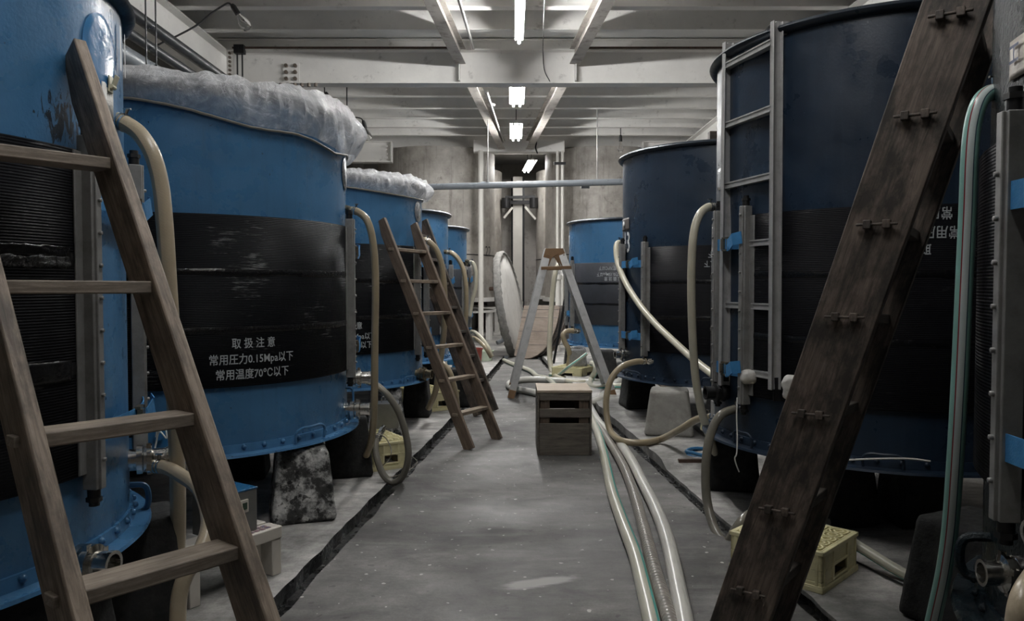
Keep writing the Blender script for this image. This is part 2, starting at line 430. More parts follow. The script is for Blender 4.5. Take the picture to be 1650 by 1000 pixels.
def emit_mat(name, col, st):
    m = bpy.data.materials.new(name); m.use_nodes = True; nt = m.node_tree
    nt.nodes.clear(); e = nt.nodes.new('ShaderNodeEmission'); o = nt.nodes.new('ShaderNodeOutputMaterial')
    e.inputs[0].default_value = col; e.inputs[1].default_value = st
    nt.links.new(e.outputs[0], o.inputs[0]); return m
M_TUBEB = emit_mat('glowing_twin_tube', (1, .995, .985, 1), TUBE_STRENGTH*1.3)
M_TUBE = emit_mat('glowing_tube', (1, .995, .985, 1), TUBE_STRENGTH*1.25)
def film_mat(name='clear_plastic_film', k=1.0):
    m = bpy.data.materials.new(name); m.use_nodes = True; nt = m.node_tree; nt.nodes.clear()
    o = nt.nodes.new('ShaderNodeOutputMaterial')
    tr = nt.nodes.new('ShaderNodeBsdfTransparent'); tr.inputs[0].default_value = (.97, .97, .97, 1)
    pr = nt.nodes.new('ShaderNodeBsdfPrincipled'); pr.inputs['Base Color'].default_value = (.95, .95, .96, 1)
    pr.inputs['Roughness'].default_value = .12; pr.inputs['Specular IOR Level'].default_value = .8
    tl = nt.nodes.new('ShaderNodeBsdfTranslucent'); tl.inputs[0].default_value = (.95, .95, .96, 1)
    ms = nt.nodes.new('ShaderNodeMixShader'); ms.inputs[0].default_value = .35
    nt.links.new(pr.outputs[0], ms.inputs[1]); nt.links.new(tl.outputs[0], ms.inputs[2])
    lw = nt.nodes.new('ShaderNodeLayerWeight'); lw.inputs[0].default_value = .45
    n = noisetex(nt, 6, 7, .7, dist=1.5)
    r0 = ramp(nt, n, [(.38, .26*k), (.52, .42*k), (.64, .85*k)])
    tc = N(nt, 'ShaderNodeTexCoord'); wn = N(nt, 'ShaderNodeTexNoise', inp={'Scale': 4.0, 'Detail': 3})
    nt.links.new(tc.outputs['Object'], wn.inputs['Vector'])
    wv = N(nt, 'ShaderNodeMixRGB', blend_type='ADD'); wv.inputs[0].default_value = .22
    nt.links.new(tc.outputs['Object'], wv.inputs[1]); nt.links.new(wn.outputs['Color'], wv.inputs[2])
    r = r0
    for scl, wdt, amt in ((11, .10, .55*k), (24, .16, .5*k)):  # crease lines: crinkle highlights put in as whiter, more opaque film
        vo = N(nt, 'ShaderNodeTexVoronoi', feature='DISTANCE_TO_EDGE'); vo.inputs['Scale'].default_value = scl
        nt.links.new(wv.outputs[0], vo.inputs['Vector'])
        ln = ramp(nt, vo.outputs['Distance'], [(0.0, amt), (wdt, 0.0)])
        bk = N(nt, 'ShaderNodeMath', operation='MULTIPLY'); nt.links.new(ln, bk.inputs[0]); nt.links.new(ramp(nt, noisetex(nt, 5, 3, .6), [(.42, 0.1), (.6, 1.3)]), bk.inputs[1]); ln = bk.outputs[0]
        mxx = N(nt, 'ShaderNodeMath', operation='MAXIMUM'); nt.links.new(r, mxx.inputs[0]); nt.links.new(ln, mxx.inputs[1]); r = mxx.outputs[0]
    ad = N(nt, 'ShaderNodeMath', operation='ADD', use_clamp=True)
    sc = N(nt, 'ShaderNodeMath', operation='MULTIPLY'); sc.inputs[1].default_value = .45
    nt.links.new(lw.outputs['Facing'], sc.inputs[0]); nt.links.new(r, ad.inputs[0]); nt.links.new(sc.outputs[0], ad.inputs[1])
    mx = nt.nodes.new('ShaderNodeMixShader'); nt.links.new(ad.outputs[0], mx.inputs[0])
    nt.links.new(tr.outputs[0], mx.inputs[1]); nt.links.new(ms.outputs[0], mx.inputs[2])
    b = nt.nodes.new('ShaderNodeBump'); b.inputs['Strength'].default_value = .9; b.inputs['Distance'].default_value = .03
    nt.links.new(noisetex(nt, 14, 5, .65, dist=1.0), b.inputs['Height']); nt.links.new(b.outputs[0], pr.inputs['Normal'])
    nt.links.new(mx.outputs[0], o.inputs[0]); return m
M_FILM = film_mat()
M_FILMC = film_mat('thin_clear_wrap', .45)
def glass_mat():
    m, nt, p = new_mat('bulb_glass'); p.inputs['Base Color'].default_value = (1, 1, 1, 1)
    p.inputs['Roughness'].default_value = .02; p.inputs['Transmission Weight'].default_value = 1; p.inputs['IOR'].default_value = 1.25
    return m
M_GLASS = glass_mat()

# ------------------------------------------------------------------ the room
GL = [(-4, -1.52), (3.19, -1.03), (5.48, -.82), (7.85, -.60), (15.2, -.10)]
GR = [(-4, 1.78), (4.54, 1.22), (8.63, .93), (13.0, .62), (15.2, .5)]
def lerp(T, y):
    for (a, b), (c, d) in zip(T, T[1:]):
        if y <= c: return b+(d-b)*(y-a)/(c-a)
    return T[-1][1]
YS = [-4+i*.12 for i in range(161)]
HW, GD = .055, .075
def rough_edge(x, y, s): return x+noise.noise(Vector((y*3.1, s, 0)))*.018+noise.noise(Vector((y*11, s+5, 0)))*.012
XW, YB, YF = 4.75, 25.0, -4.0
def strip(mb, fa, fb):
    o = len(mb.v)
    for y in YS: mb.v += [Vector(fa(y)), Vector(fb(y))]
    for i in range(len(YS)-1): mb.f.append((o+2*i, o+2*i+1, o+2*i+3, o+2*i+2))
la = lambda y: rough_edge(lerp(GL, y)-HW*1.1, y, 1); lb = lambda y: rough_edge(lerp(GL, y)+HW*.9, y, 9)
ra = lambda y: rough_edge(lerp(GR, y)-HW*.7, y, 17); rb = lambda y: rough_edge(lerp(GR, y)+HW*.8, y, 23)
STEP = 5.95
rz = lambda y: .05 if y > STEP else .0
fl = MB()
strip(fl, lambda y: (lb(y), y, 0), lambda y: (ra(y), y, 0))
fl.add([(lb(15.2), 15.2, 0), (ra(15.2), 15.2, 0), (ra(15.2), YB, 0), (lb(15.2), YB, 0)], [(0,1,2,3)])
struct('floor', fl, M_FLOOR, own=False, smooth=False)
sl = MB()
strip(sl, lambda y: (-XW, y, .0), lambda y: (la(y), y, .0))
sl.add([(-XW, 15.2, 0), (lb(15.2), 15.2, 0), (lb(15.2), YB, 0), (-XW, YB, 0)], [(0,1,2,3)])
struct('floor_slab', sl, M_SLAB, own=False, smooth=False)
sr = MB()
strip(sr, lambda y: (rb(y), y, rz(y)), lambda y: (XW, y, rz(y)))
strip(sr, lambda y: (rb(y), y, -.02), lambda y: (rb(y), y, rz(y)))
sr.add([(ra(15.2), 15.2, .0), (XW, 15.2, .05), (XW, YB, .05), (ra(15.2), YB, .0)], [(0,1,2,3)])
struct('floor_slab', sr, M_SLAB, own=False, smooth=False)
gu = MB()
strip(gu, lambda y: (la(y)-.01, y, -GD), lambda y: (lb(y)+.01, y, -GD))
strip(gu, lambda y: (ra(y)-.01, y, -GD*.7), lambda y: (rb(y)+.01, y, -GD*.7))
strip(gu, lambda y: (lb(y), y, -GD), lambda y: (lb(y), y, -.001)); strip(gu, lambda y: (la(y), y, -.001), lambda y: (la(y), y, -GD))
strip(gu, lambda y: (ra(y), y, -.001), lambda y: (ra(y), y, -GD)); strip(gu, lambda y: (rb(y), y, -GD), lambda y: (rb(y), y, -.02))
struct('floor_gutter', gu, M_GUT, own=False, smooth=False)
# angle iron let into the slab step
st = MB(); st.box((1.46, STEP-.02, .03), (.36, .03, .055)); st.box((1.46, STEP-.05, .006), (.36, .05, .012))
tag(st.build('angle_iron', M_RUST, own_origin=True), 'rusty angle iron edging the step in the right concrete slab', 'metal edging')
ZB, ZT, ZD = 4.285, 4.77, 5.25       # beam underside, beam top, deck underside
def plane(name, vs, mat):
    mb = MB(); mb.add(vs, [tuple(range(len(vs)))]); return struct(name, mb, mat, smooth=False)
ce = MB(); ce.box((0, (YF+YB)/2, ZD+.05), (2*XW+.2, YB-YF+.2, .1)); struct('ceiling', ce, M_WHITECEIL, smooth=False)
for nm, c, d in (('wall_left', (-XW-.05, (YF+YB)/2, ZD/2), (.1, YB-YF, ZD)), ('wall_right', (XW+.05, (YF+YB)/2, ZD/2), (.1, YB-YF, ZD)),
                 ('wall_back', (0, YB+.05, ZD/2), (2*XW+.2, .1, ZD)), ('wall_front', (0, YF-.05, ZD/2), (2*XW+.2, .1, ZD))):
    mb = MB(); mb.box(c, d); struct(nm, mb, M_WALL, smooth=False)
def ibeam(mb, p0, p1, w, h, tw=.012, tf=.018, bottom=True, top=True):
    """steel I section from p0 to p1, p at the underside centre"""
    p0, p1 = Vector(p0), Vector(p1); u = Vector((0,0,1))
    if bottom: mb.bar(p0+u*tf/2, p1+u*tf/2, w, tf)
    if top: mb.bar(p0+u*(h-tf/2), p1+u*(h-tf/2), w, tf)
    mb.bar(p0+u*h/2, p1+u*h/2, tw, h-2*tf)
# cross girders
for k, y in enumerate((-1.0, 5.2, 11.35)):
    mb = MB(); ibeam(mb, (-4.1, y, ZB), (4.1, y, ZB), .24, ZT-ZB)
    struct('cross_beam', mb, M_WHITEBEAM, smooth=False)
# long side girders
for sx in (-1, 1):
    mb = MB(); ibeam(mb, (sx*4.22, YF, ZB+.02), (sx*4.22, 19.0, ZB+.02), .26, ZT-ZB-.02)
    struct('side_girder', mb, M_WHITEBEAM, smooth=False)
# purlins carrying the deck
py_ = [y for y in [2.2, 3.1, 4.0, 6.1, 7.0, 7.9, 8.75, 9.6, 10.45, 12.3, 13.15, 14.05, 15.0, 15.9, 16.8, 17.7, 19.3, 20.2]]
for y in py_:
    mb = MB(); ibeam(mb, (-4.6, y, ZT), (4.6, y, ZT), .13, ZD-ZT-.02, .012, .014)
    struct('ceiling_purlin', mb, M_WHITEBEAM, smooth=False)
# aisle beams: converge gently like the aisle itself
def xa(y): return 1.0-.07*(y-8.6)
for (y0, y1, zz) in ((5.4, 11.2, 4.545), (11.6, 18.3, 4.56)):
    for sx in (-1, 1):
        mb = MB(); ibeam(mb, (.08+sx*xa(y0), y0, zz), (.08+sx*xa(y1), y1, zz), .15, ZT-zz, .01, .014)
        struct('aisle_beam', mb, M_GRIME, smooth=False)
# stiffener plates on the cross beam beside the aisle
for sx in (-1, 1):
    mb = MB(); mb.box((.08+sx*.835, 11.26, (ZB+ZT)/2), (.014, .16, ZT-ZB-.05)); struct('beam_stiffener', mb, M_WHITEBEAM, smooth=False)
# lintel and posts at the end of the aisle
mb = MB(); mb.box((.165, 18.5, 4.655), (2.15, .24, .27)); struct('end_lintel', mb, M_WHITEBEAM, bevel=.01)
# the steel cross beam stubs over the silos
for sx, xe in ((-1, -2.85), (1, 3.1)):
    mb = MB(); ibeam(mb, (sx*4.1, 18.5, ZB), (xe, 18.5, ZB), .24, ZT-ZB); mb.box((xe, 18.5, (ZB+ZT)/2), (.02, .24, ZT-ZB))
    for k in range(4): mb.cyl((xe-.12*sx*0-.1, 18.36, ZB+.1+k*.09), (xe-.1, 18.40, ZB+.1+k*.09), .022, n=8)
    struct('end_beam', mb, M_WHITEBEAM, smooth=False)
# joint plates with bolts on the cross beam, left side
for sx, px in ((-1, 465),):
    c = AT(px, 118, 11.2)
    mb = MB(); mb.box((c.x, 11.335, c.z), (.24, .02, .36)); struct('splice_plate', mb, M_WHITEBEAM)
    mb = MB()
    for i in (-1, 1):
        for j in range(4): mb.cyl((c.x+i*.065, 11.325, c.z-.14+j*.093), (c.x+i*.065, 11.285, c.z-.14+j*.093), .028, n=6)
    for j in range(8): mb.cyl((c.x-.32+j*.1, 11.24, ZB), (c.x-.32+j*.1, 11.24, ZB-.05), .026, n=6)
    for j in range(7): mb.cyl((-4.04, 11.20, ZB+.06+j*.06), (-4.04, 11.235, ZB+.06+j*.06), .02, n=6)
    struct('beam_bolts', mb, M_BOLT)
    mb = MB(); mb.box((-4.04, 11.24, (ZB+ZT)/2), (.1, .02, ZT-ZB-.06)); struct('corner_plate', mb, M_WHITEBEAM)
for sx in (-1, 1):
    mb = MB(); mb.bar((sx*4.0, 11.22, ZT+.012), (sx*.9, 11.22, ZT+.012), .03, .024); struct('beam_edge', mb, M_RUST)
# white column, wall panels and bracing at the very end
mb = MB(); mb.box((.17, 23.3, 2.3), (.28, .26, 4.6)); struct('end_column', mb, M_COLW)
mb = MB(); mb.box((.19, 23.9, 2.3), (1.9, .05, 4.6)); struct('end_panel', mb, M_PANEL)
for xx in (.005, .345): mb = MB(); mb.box((xx, 23.5, 2.3), (.06, .06, 4.6)); struct('column_gap_shade', mb, M_DKMETAL)  # dark bars added to stand for the shaded gaps beside the column
br = thing('column_brace', 'dark clamped steel bracing round the white column at the aisle end', 'bracing', AT(836, 345, 23.1))
b0 = br.location
def L_(v): return Vector(v)-b0
mb = MB(); mb.bar(L_(AT(812, 326, 23.1)), L_(AT(864, 326, 23.1)), .1, .1); mb.bar(L_(AT(814, 318, 22.98)), L_(AT(862, 317, 22.98)), .08, .08); mb.build('clamp_bar', M_DKMETAL, br)
for a, b in (((812, 351), (826, 334)), ((863, 353), (846, 333))):
    mb = MB(); mb.bar(L_(AT(*a, 23.05)), L_(AT(*b, 23.05)), .06, .06); mb.build('diagonal_strut', M_PIPEW, br)
for px in (815, 860):
    mb = MB(); mb.cyl(L_(AT(px, 335, 22.95)), L_(AT(px, 319, 22.95)), .13, n=10); mb.build('clamp_bolt', M_DKMETAL, br)

# ------------------------------------------------------------------ lamps
def fluorescent(y0, y1, x, z, tubes, label, w=.2, x1=None, mat=M_TUBE):
    x1 = x if x1 is None else x1
    r = thing('fluorescent_light', label, 'ceiling light', (x, y0, z), math.atan2(x-x1, y1-y0), 'fluorescent lights along the aisle')
    L = math.hypot(x1-x, y1-y0)
    k = .27 if tubes == 1 else .62
    mb = MB(); mb.box((0, L/2, .07), (w*.26, L, .04)); mb.prism([(-w*k, .03), (w*k, .03), (w*.15, .055), (-w*.15, .055)], .02, L-.02, Matrix(((1,0,0,0),(0,0,1,0),(0,1,0,0),(0,0,0,1)))); mb.build('lamp_housing', M_PIPEW, r)
    for i in range(tubes):
        q = (i-(tubes-1)/2)*w*.55
        mb = MB(); mb.cyl((q, .03, 0), (q, L-.03, 0), .017, n=12); mb.build('tube', mat, r)
        for yy in (.02, L-.02):
            mb = MB(); mb.cyl((q, yy-.018, 0), (q, yy+.018, 0), .02, n=10); mb.box((q, yy, .025), (.03, .03, .05)); mb.build('lamp_holder', M_PIPEW, r)
    mb = MB()
    for yy in (L*.2, L*.8): mb.cyl((0, yy, .09), (0, yy, ZD-z), .008, n=8)
    mb.build('hanger_rod', M_DKMETAL, r)
    return r
fluorescent(7.6, 10.0, .09, 4.47, 1, 'long single tube fluorescent light nearest in view over the aisle', .2)
fluorescent(12.1, 13.45, .08, 4.46, 2, 'twin tube fluorescent light just beyond the white cross beam', .2, mat=M_TUBEB)
fluorescent(14.8, 16.4, .08, 4.42, 2, 'twin tube fluorescent light hanging just before the end lintel', .2, mat=M_TUBEB)
M_TUBEC = emit_mat('glowing_twin_tube_far', (1, .995, .985, 1), TUBE_STRENGTH*.35)
fluorescent(20.4, 22.4, .54, 4.62, 2, 'twin tube fluorescent light behind the end lintel, hung slightly askew', .2, .41, mat=M_TUBEC)
M_TUBE2 = emit_mat('glowing_tube_overhead', (1, .995, .985, 1), TUBE_STRENGTH*.6)
fluorescent(4.3, 6.6, .09, 4.47, 1, 'long single tube fluorescent light just above the top of the view', .2, mat=M_TUBE2)
fluorescent(.8, 3.1, .09, 4.47, 1, 'long single tube fluorescent light overhead near the viewer', .2, mat=M_TUBE2)

# ------------------------------------------------------------------ tanks
def text_mesh(body, size, bold=.0):
    c = bpy.data.curves.new('lettering', 'FONT'); c.body = body; c.size = size; c.align_x = 'CENTER'; c.offset = bold
    c.resolution_u = 2
    o = bpy.data.objects.new('lettering', c); COL.objects.link(o)
    bpy.context.view_layer.update()
    me = bpy.data.meshes.new_from_object(o.evaluated_get(bpy.context.evaluated_depsgraph_get()))
    vs = [v.co.copy() for v in me.vertices]; fs = [tuple(p.vertices) for p in me.polygons]
    bpy.data.objects.remove(o); bpy.data.curves.remove(c); bpy.data.meshes.remove(me)
    return vs, fs
class Tank: pass
def hit(T, px, py, R=None):
    R = T.R if R is None else R
    d = ray(px, py); a = d.x**2+d.y**2; b = -2*(d.x*T.cx+d.y*T.cy); k = T.cx**2+T.cy**2-R*R
    q = max(b*b-4*a*k, 0); t = (-b-math.sqrt(q))/(2*a)
    p = Vector((0, 0, EYE))+d*t
    a = math.atan2(p.y-T.cy, p.x-T.cx)
    return p, (a % (2*PI) if T.cx > 0 else a)
def on(T, a, r, z): return Vector((r*math.cos(a), r*math.sin(a), z))       # in the tank's own frame
def tank_mb_text(T, lines, ac, r, flip=False, sx=1.0):
    """lines: (text, z centre, size) wrapped on the cylinder about angle ac; reading direction seen from outside"""
    mb = MB()
    for body, z, size in lines:
        vs, fs = text_mesh(body, size, size*.012)
        out = []
        for v in vs:
            x, y = v.x*sx, v.y-size*.36
            if flip: x, y = -x, -y
            out.append(on(T, ac+x/r, r, z+y))
        mb.add(out, fs)
    return mb
def nozzle(T, a, z, label=None, s=1.0, blank=False, mat=M_STEEL):
    """ferrule fitting pointing radially out of the tank wall"""
    d = Vector((math.cos(a), math.sin(a), 0)); M = Matrix.Translation(on(T, a, T.R-.02, z)) @ d.to_track_quat('Z', 'Y').to_matrix().to_4x4()
    mb = MB()
    prof = [(.0, 0), (.046, 0), (.046, .05), (.062, .052), (.062, .075), (.054, .08), (.054, .09), (.064, .092), (.064, .112), (.042, .118), (.042, .165), (.046, .167), (.046, .18), (.034, .18), (.034, .12), (0, .12)]
    mb.lathe([(r*s, q*s) for r, q in prof], 28, M=M)
    for k in range(4): # wing lugs of the union nut
        b = k*PI/2+.4; c = M @ Vector((.066*s*math.cos(b), .066*s*math.sin(b), .1*s))
        mb.box((0,0,0), (.022*s, .022*s, .018*s), Matrix.Translation(c) @ M.to_3x3().to_4x4())
    o = mb.build('outlet_nozzle', mat, T.root)
    if label: o['label'] = label
    return o
def handle(T, a0, a1, z, h=.07, r=.009, upright=False, mat=None):
    mb = MB()
    if upright:
        P = [on(T, a0, T.R, z), on(T, a0, T.R+h*.8, z+.01), on(T, a0, T.R+h, z+.06), on(T, a0, T.R+h*.8, z+.11), on(T, a0, T.R, z+.12)]
    else:
        am = (a0+a1)/2
        P = [on(T, a0, T.R+.05, z), on(T, a0, T.R+.055, z+h*.7), on(T, (a0*2+am)/3, T.R+.057, z+h), on(T, am, T.R+.058, z+h), on(T, (a1*2+am)/3, T.R+.057, z+h), on(T, a1, T.R+.055, z+h*.7), on(T, a1, T.R+.05, z)]
    mb.tube(catmull(P, 5), r, 8); return mb.build('lift_handle', mat or T.mat, T.root)
def tank(label, group, cx, cy, R, zt, mat, jz, gap, jmat=M_JACK, zb=.45, cat='tank', rows=3, rimmat=None, straps=True, seamtape=True, name='storage_tank'):
    T = Tank(); T.cx, T.cy, T.R, T.zt, T.zb, T.mat = cx, cy, R, zt, zb, mat
    T.root = thing(name, label, cat, (cx, cy, 0), 0, group)
    mb = MB(); mb.lathe([(0, zb+.02), (R, zb+.02), (R, zt), (R-.012, zt), (R-.012, zb+.05), (0, zb+.05)], 96); mb.build('tank_wall', mat, T.root)
    mb = MB(); mb.lathe([(R+.045*math.cos(t)+.005, zt+.0+.026*math.sin(t)) for t in [i*2*PI/10 for i in range(10)]], 96, closed=True); mb.build('rim', rimmat or M_RIM, T.root)
    mb = MB(); mb.lathe([(R-.01, zb+.06), (R+.012, zb+.06), (R+.02, zb+.016), (R+.075, zb+.012), (R+.08, zb), (R-.01, zb)], 96, closed=True)
    n = 56
    for k in range(n):
        a = 2*PI*k/n; c = on(T, a, R+.018, zb+.045)
        mb.lathe([(.014, -.002), (.013, .006), (.008, .011), (0, .013)], 8, M=Matrix.Translation(c) @ Vector((math.cos(a), math.sin(a), 0)).to_track_quat('Z', 'Y').to_matrix().to_4x4())
    mb.build('base_flange', mat, T.root)
    g0, g1 = gap; z0, z1 = jz; T.gap, T.jz = gap, jz
    mb = MB(); t = .028
    mb.lathe([(R+.003, z0), (R+t-.006, z0), (R+t, z0+.008), (R+t, z1-.008), (R+t-.006, z1), (R+.003, z1)], 120, g1, g0+2*PI, closed=True)
    T.jacket = mb.build('heating_jacket', jmat, T.root); T.jr = R+t
    if seamtape:
        for k in range(1, rows):
            z = z0+(z1-z0)*k/rows; mb = MB()
            o = len(mb.v); nn = 160
            for i in range(nn+1):
                a = g1+.03+(g0+2*PI-g1-.06)*i/nn
                wv = noise.noise(Vector((a*5, z*7, cx)))*.006; ww = .018+noise.noise(Vector((a*9, z, cy)))*.006
                for dz, dr in ((-ww, .001), (-ww*.3, .005), (ww*.4, .004), (ww, .001)): mb.v.append(on(T, a, R+t+dr+noise.noise(Vector((a*40, dz*50, z)))*.003, z+wv+dz))
            for i in range(nn):
                for j in range(3): mb.f.append((o+i*4+j, o+i*4+4+j, o+i*4+5+j, o+i*4+1+j))
            mb.build('seam_tape', M_TAPE, T.jacket)
    for gi, a in enumerate((g0, g1)):
        M = Matrix.Translation(on(T, a, R+.03, 0)) @ Matrix.Rotation(a, 4, 'Z')     # local x is radial, y tangential
        mb = MB(); ht, hc = z1-z0+.10, (z0+z1)/2
        mb.box((.012, 0, hc), (.05, .055, ht), M); mb.box((.040, 0, hc), (.012, .03, ht), M)
        sg = 1 if gi == 0 else -1
        mb.box((-.0, -sg*.04, hc), (.008, .05, z1-z0-.01), M)
        z = z0+.05
        while z < z1: 
            mb.cyl(M @ Vector((.044, 0, z)), M @ Vector((.056, 0, z)), .008, n=6); z += .11
        rl = mb.build('clamp_rail', M_GALV, T.root, bevel=.003)
        for zz, d in ((z1+.05, 1), (z0-.05, -1)):
            mb = MB()
            mb.cyl(M @ Vector((.01, 0, zz)), M @ Vector((.01, 0, zz+d*.03)), .021, n=12); mb.cyl(M @ Vector((.01, 0, zz+d*.03)), M @ Vector((.01, 0, zz+d*.045)), .026, n=6); mb.cyl(M @ Vector((.01, 0, zz+d*.045)), M @ Vector((.01, 0, zz+d*.06)), .017, n=12)
            mb.build('header_pipe', M_BLACK, rl)
    if straps:
        for z in (z1-.16, z0+.14):
            mb = MB(); w = .035
            mb.lathe([(R+.055, z-w), (R+.059, z-w), (R+.059, z+w), (R+.055, z+w)], 14, g0, g1, closed=True)
            s = mb.build('strap', M_STRAP, T.root)
            am = (g0+g1)/2; mb = MB()
            P = [on(T, am-.02, R+.065, z), on(T, am+.05, R+.085, z-.01), on(T, am+.11, R+.10, z+.02), on(T, am+.17, R+.085, z+.03)]
            for p, q in zip(P, P[1:]): mb.bar(p+Vector((0,0,0)), q, .004, .07, (0,0,1))
            mb.build('loose_end', M_STRAP, s)
            M = Matrix.Translation(on(T, am, R+.066, z)) @ Matrix.Rotation(am, 4, 'Z'); mb = MB()
            mb.box((0, 0, .036), (.02, .07, .01), M); mb.box((0, 0, -.036), (.02, .07, .01), M); mb.box((.004, .03, 0), (.02, .012, .08), M); mb.box((.008, -.02, .0), (.018, .03, .06), M)
            mb.build('buckle', M_BRASS, s)
    return T
def blank(cx, cy, R):
    T = Tank(); T.cx, T.cy, T.R = cx, cy, R; return T
L1g, L2g, L3g, L4g, L5g = blank(-2.5, 2.71, 1.033), blank(-2.15, 5.12, 1.034), blank(-1.9, 7.8, .989), blank(-1.80, 9.96, .976), blank(-1.709, 12.15, .998)
R0g, R1g, R2g, R3g = blank(2.31, 1.80, 1.03), blank(2.31, 4.86, 1.002), blank(2.18, 8.1, 1.018), blank(1.98, 12.5, 1.058)
def A(T, px, py=458, r=0.0): return hit(T, px, py, T.R+r)[1]
def Z(T, px, py, r=0.0): return hit(T, px, py, T.R+r)[0].z
_p = hit(L1g, 100, 195)[0]; smear(M_BLUEN, (_p.x-L1g.cx, _p.y-L1g.cy, _p.z), .34)
LG, RG = 'blue tanks of the left row', 'tanks of the right row'
a = A(L1g, 150, r=.05)
L1 = tank('nearest blue tank on the left, behind the large ladder, wearing a white paper tag', LG, -2.5, 2.71, 1.033, 2.47, M_BLUEN, (Z(L1g, 60, 787), Z(L1g, 110, 240)), (a, a+.62))
a = A(L2g, 560, r=.04)
L2 = tank('second blue tank on the left, under clear plastic, its black jacket fully lettered', LG, -2.15, 5.12, 1.034, 2.47, M_BLUE, (Z(L2g, 420, 619), Z(L2g, 420, 349)), (a+.06, a+.42))
a = A(L3g, 671, r=.03)
L3 = tank('blue tank with a plastic cover and a leaning brown ladder, third on the left', LG, -1.9, 7.8, .989, 2.36, M_BLUE, (Z(L3g, 600, 570), Z(L3g, 600, 393)), (a, a+.34))
a = A(L4g, 712, r=.03)
L4 = tank('uncovered blue tank beyond the brown ladder, with white number marks at its edge', LG, -1.80, 9.96, .976, 2.28, M_BLUE, (.78, 1.60), (a, a+.34), jmat=M_JACKG)
a = A(L5g, 747, r=.03)
L5 = tank('smallest looking blue tank at the far end of the left row, beside the white pipe', LG, -1.709, 12.15, .998, 2.25, M_BLUE, (.78, 1.63), (a, a+.34), jmat=M_JACKG)
a0 = A(R0g, 1600, r=.04)
R0 = tank('dark teal tank at the right edge with a teal hose on its rail', RG, 2.31, 1.80, 1.03, 2.75, M_NAVYB, (Z(R0g, 1605, 800, .05), Z(R0g, 1605, 222, .05)), (a0+.10, a0+.50), jmat=M_JACKR, seamtape=False)
R1 = tank('big navy tank on the right with an aluminium ladder hooked on its rim', RG, 2.31, 4.86, 1.002, 2.79, M_NAVY, (Z(R1g, 1300, 650), Z(R1g, 1300, 338)), (A(R1g, 1158, r=.04), A(R1g, 1203, r=.03)), jmat=M_JACKR)
R2 = tank('navy tank numbered 13 in the middle of the right row', RG, 2.18, 8.1, 1.018, 2.70, M_NAVY, (Z(R2g, 1090, 569), Z(R2g, 1090, 396)), (A(R2g, 1003, r=.04), A(R2g, 1040, r=.03)), jmat=M_JACKR)
a = A(R3g, 924, r=.02)
R3 = tank('bright blue tank at the far end of the right row behind the stepladder', RG, 1.98, 12.5, 1.058, 2.37, M_BLUE, (Z(R3g, 965, 523), Z(R3g, 965, 423)), (a-.34, a), jmat=M_JACKG)

# lettering on the jackets
TXT = ['取 扱 注 意', '常用圧力0.15Mpa以下', '常用温度70℃以下']
def jacket_text(T, ac, zs, flip=False, size=.062, sx=.85):
    o = tank_mb_text(T, [(TXT[0], zs[0], size), (TXT[1], zs[1], size), (TXT[2], zs[2], size)], ac, T.jr+.003, flip, sx).build('lettering', M_LET, T.jacket, smooth=False)
    return o
def zs_at(T, px, ys): return [hit(T, px, y, T.jr)[0].z for y in ys]
jacket_text(L2, A(L2g, 409, r=.03), zs_at(L2, 409, (552, 577, 601)))
jacket_text(L3, A(L3g, 559, r=.03), zs_at(L3, 590, (524, 541, 555)), size=.068)
jacket_text(R3, A(R3g, 987, r=.03), zs_at(R3, 980, (449, 442, 432)), True, size=.066)
jacket_text(R2, A(R2g, 1182, r=.03), zs_at(R2, 1145, (441, 425, 410)), True, size=.066)
jacket_text(R1, A(R1g, 1450, r=.03), zs_at(R1, 1500, (400, 374, 343)), True, size=.068)
tank_mb_text(L1, [('S/Y    K    0930', 0, .04)], 0, 1).v  # measured only
def vertical_text(T, body, a, z, size, r, mat, par):
    vs, fs = text_mesh(body, size, 0); mb = MB()
    mb.add([on(T, a-v.y/r, r, z+v.x) for v in vs], fs); return mb.build('lettering', mat, par, smooth=False)
vertical_text(L1, '0930   K    S/Y', A(L1g, 140, r=.03), Z(L1g, 140, 590), .03, L1.jr+.003, M_LET, L1.jacket)
# tape patches on the nearest jacket
def patch(T, a0, a1, z0, z1, mat, name, par, dr=.006, rag=.004, t0=0.0):
    mb = MB(); nn = 24; mm = 6; r = (T.jr if par == T.jacket else T.R)+dr
    for i in range(nn+1):
        for j in range(mm+1):
            a = a0+(a1-a0)*i/nn; z = z0+(z1-z0)*j/mm
            e = noise.noise(Vector((a*30, z*40, 2.2)))
            mb.v.append(on(T, a, r+abs(e)*rag*1.5, z+e*rag*(1 if j in (0, mm) else .3)))
    for i in range(nn):
        for j in range(mm):
            q = i*(mm+1)+j; mb.f.append((q, q+mm+1, q+mm+2, q+1))
    o = mb.build(name, mat, par)
    s = o.modifiers.new('thickness', 'SOLIDIFY'); s.thickness = .002; s.offset = -1
    return o
patch(L1, A(L1g, -60, r=.03), A(L1g, 111, r=.03), Z(L1g, 50, 430), Z(L1g, 50, 412), M_TAPEW, 'tape_strip', L1.jacket, rag=.01)
patch(L1, A(L1g, -60, r=.03), A(L1g, 111, r=.03), Z(L1g, 50, 411), Z(L1g, 50, 394), M_TAPE, 'tape_strip', L1.jacket, rag=.006)
patch(L1, A(L1g, 30, r=.03), A(L1g, 111, r=.03), Z(L1g, 70, 617), Z(L1g, 70, 582), M_TAPE, 'tape_strip', L1.jacket)
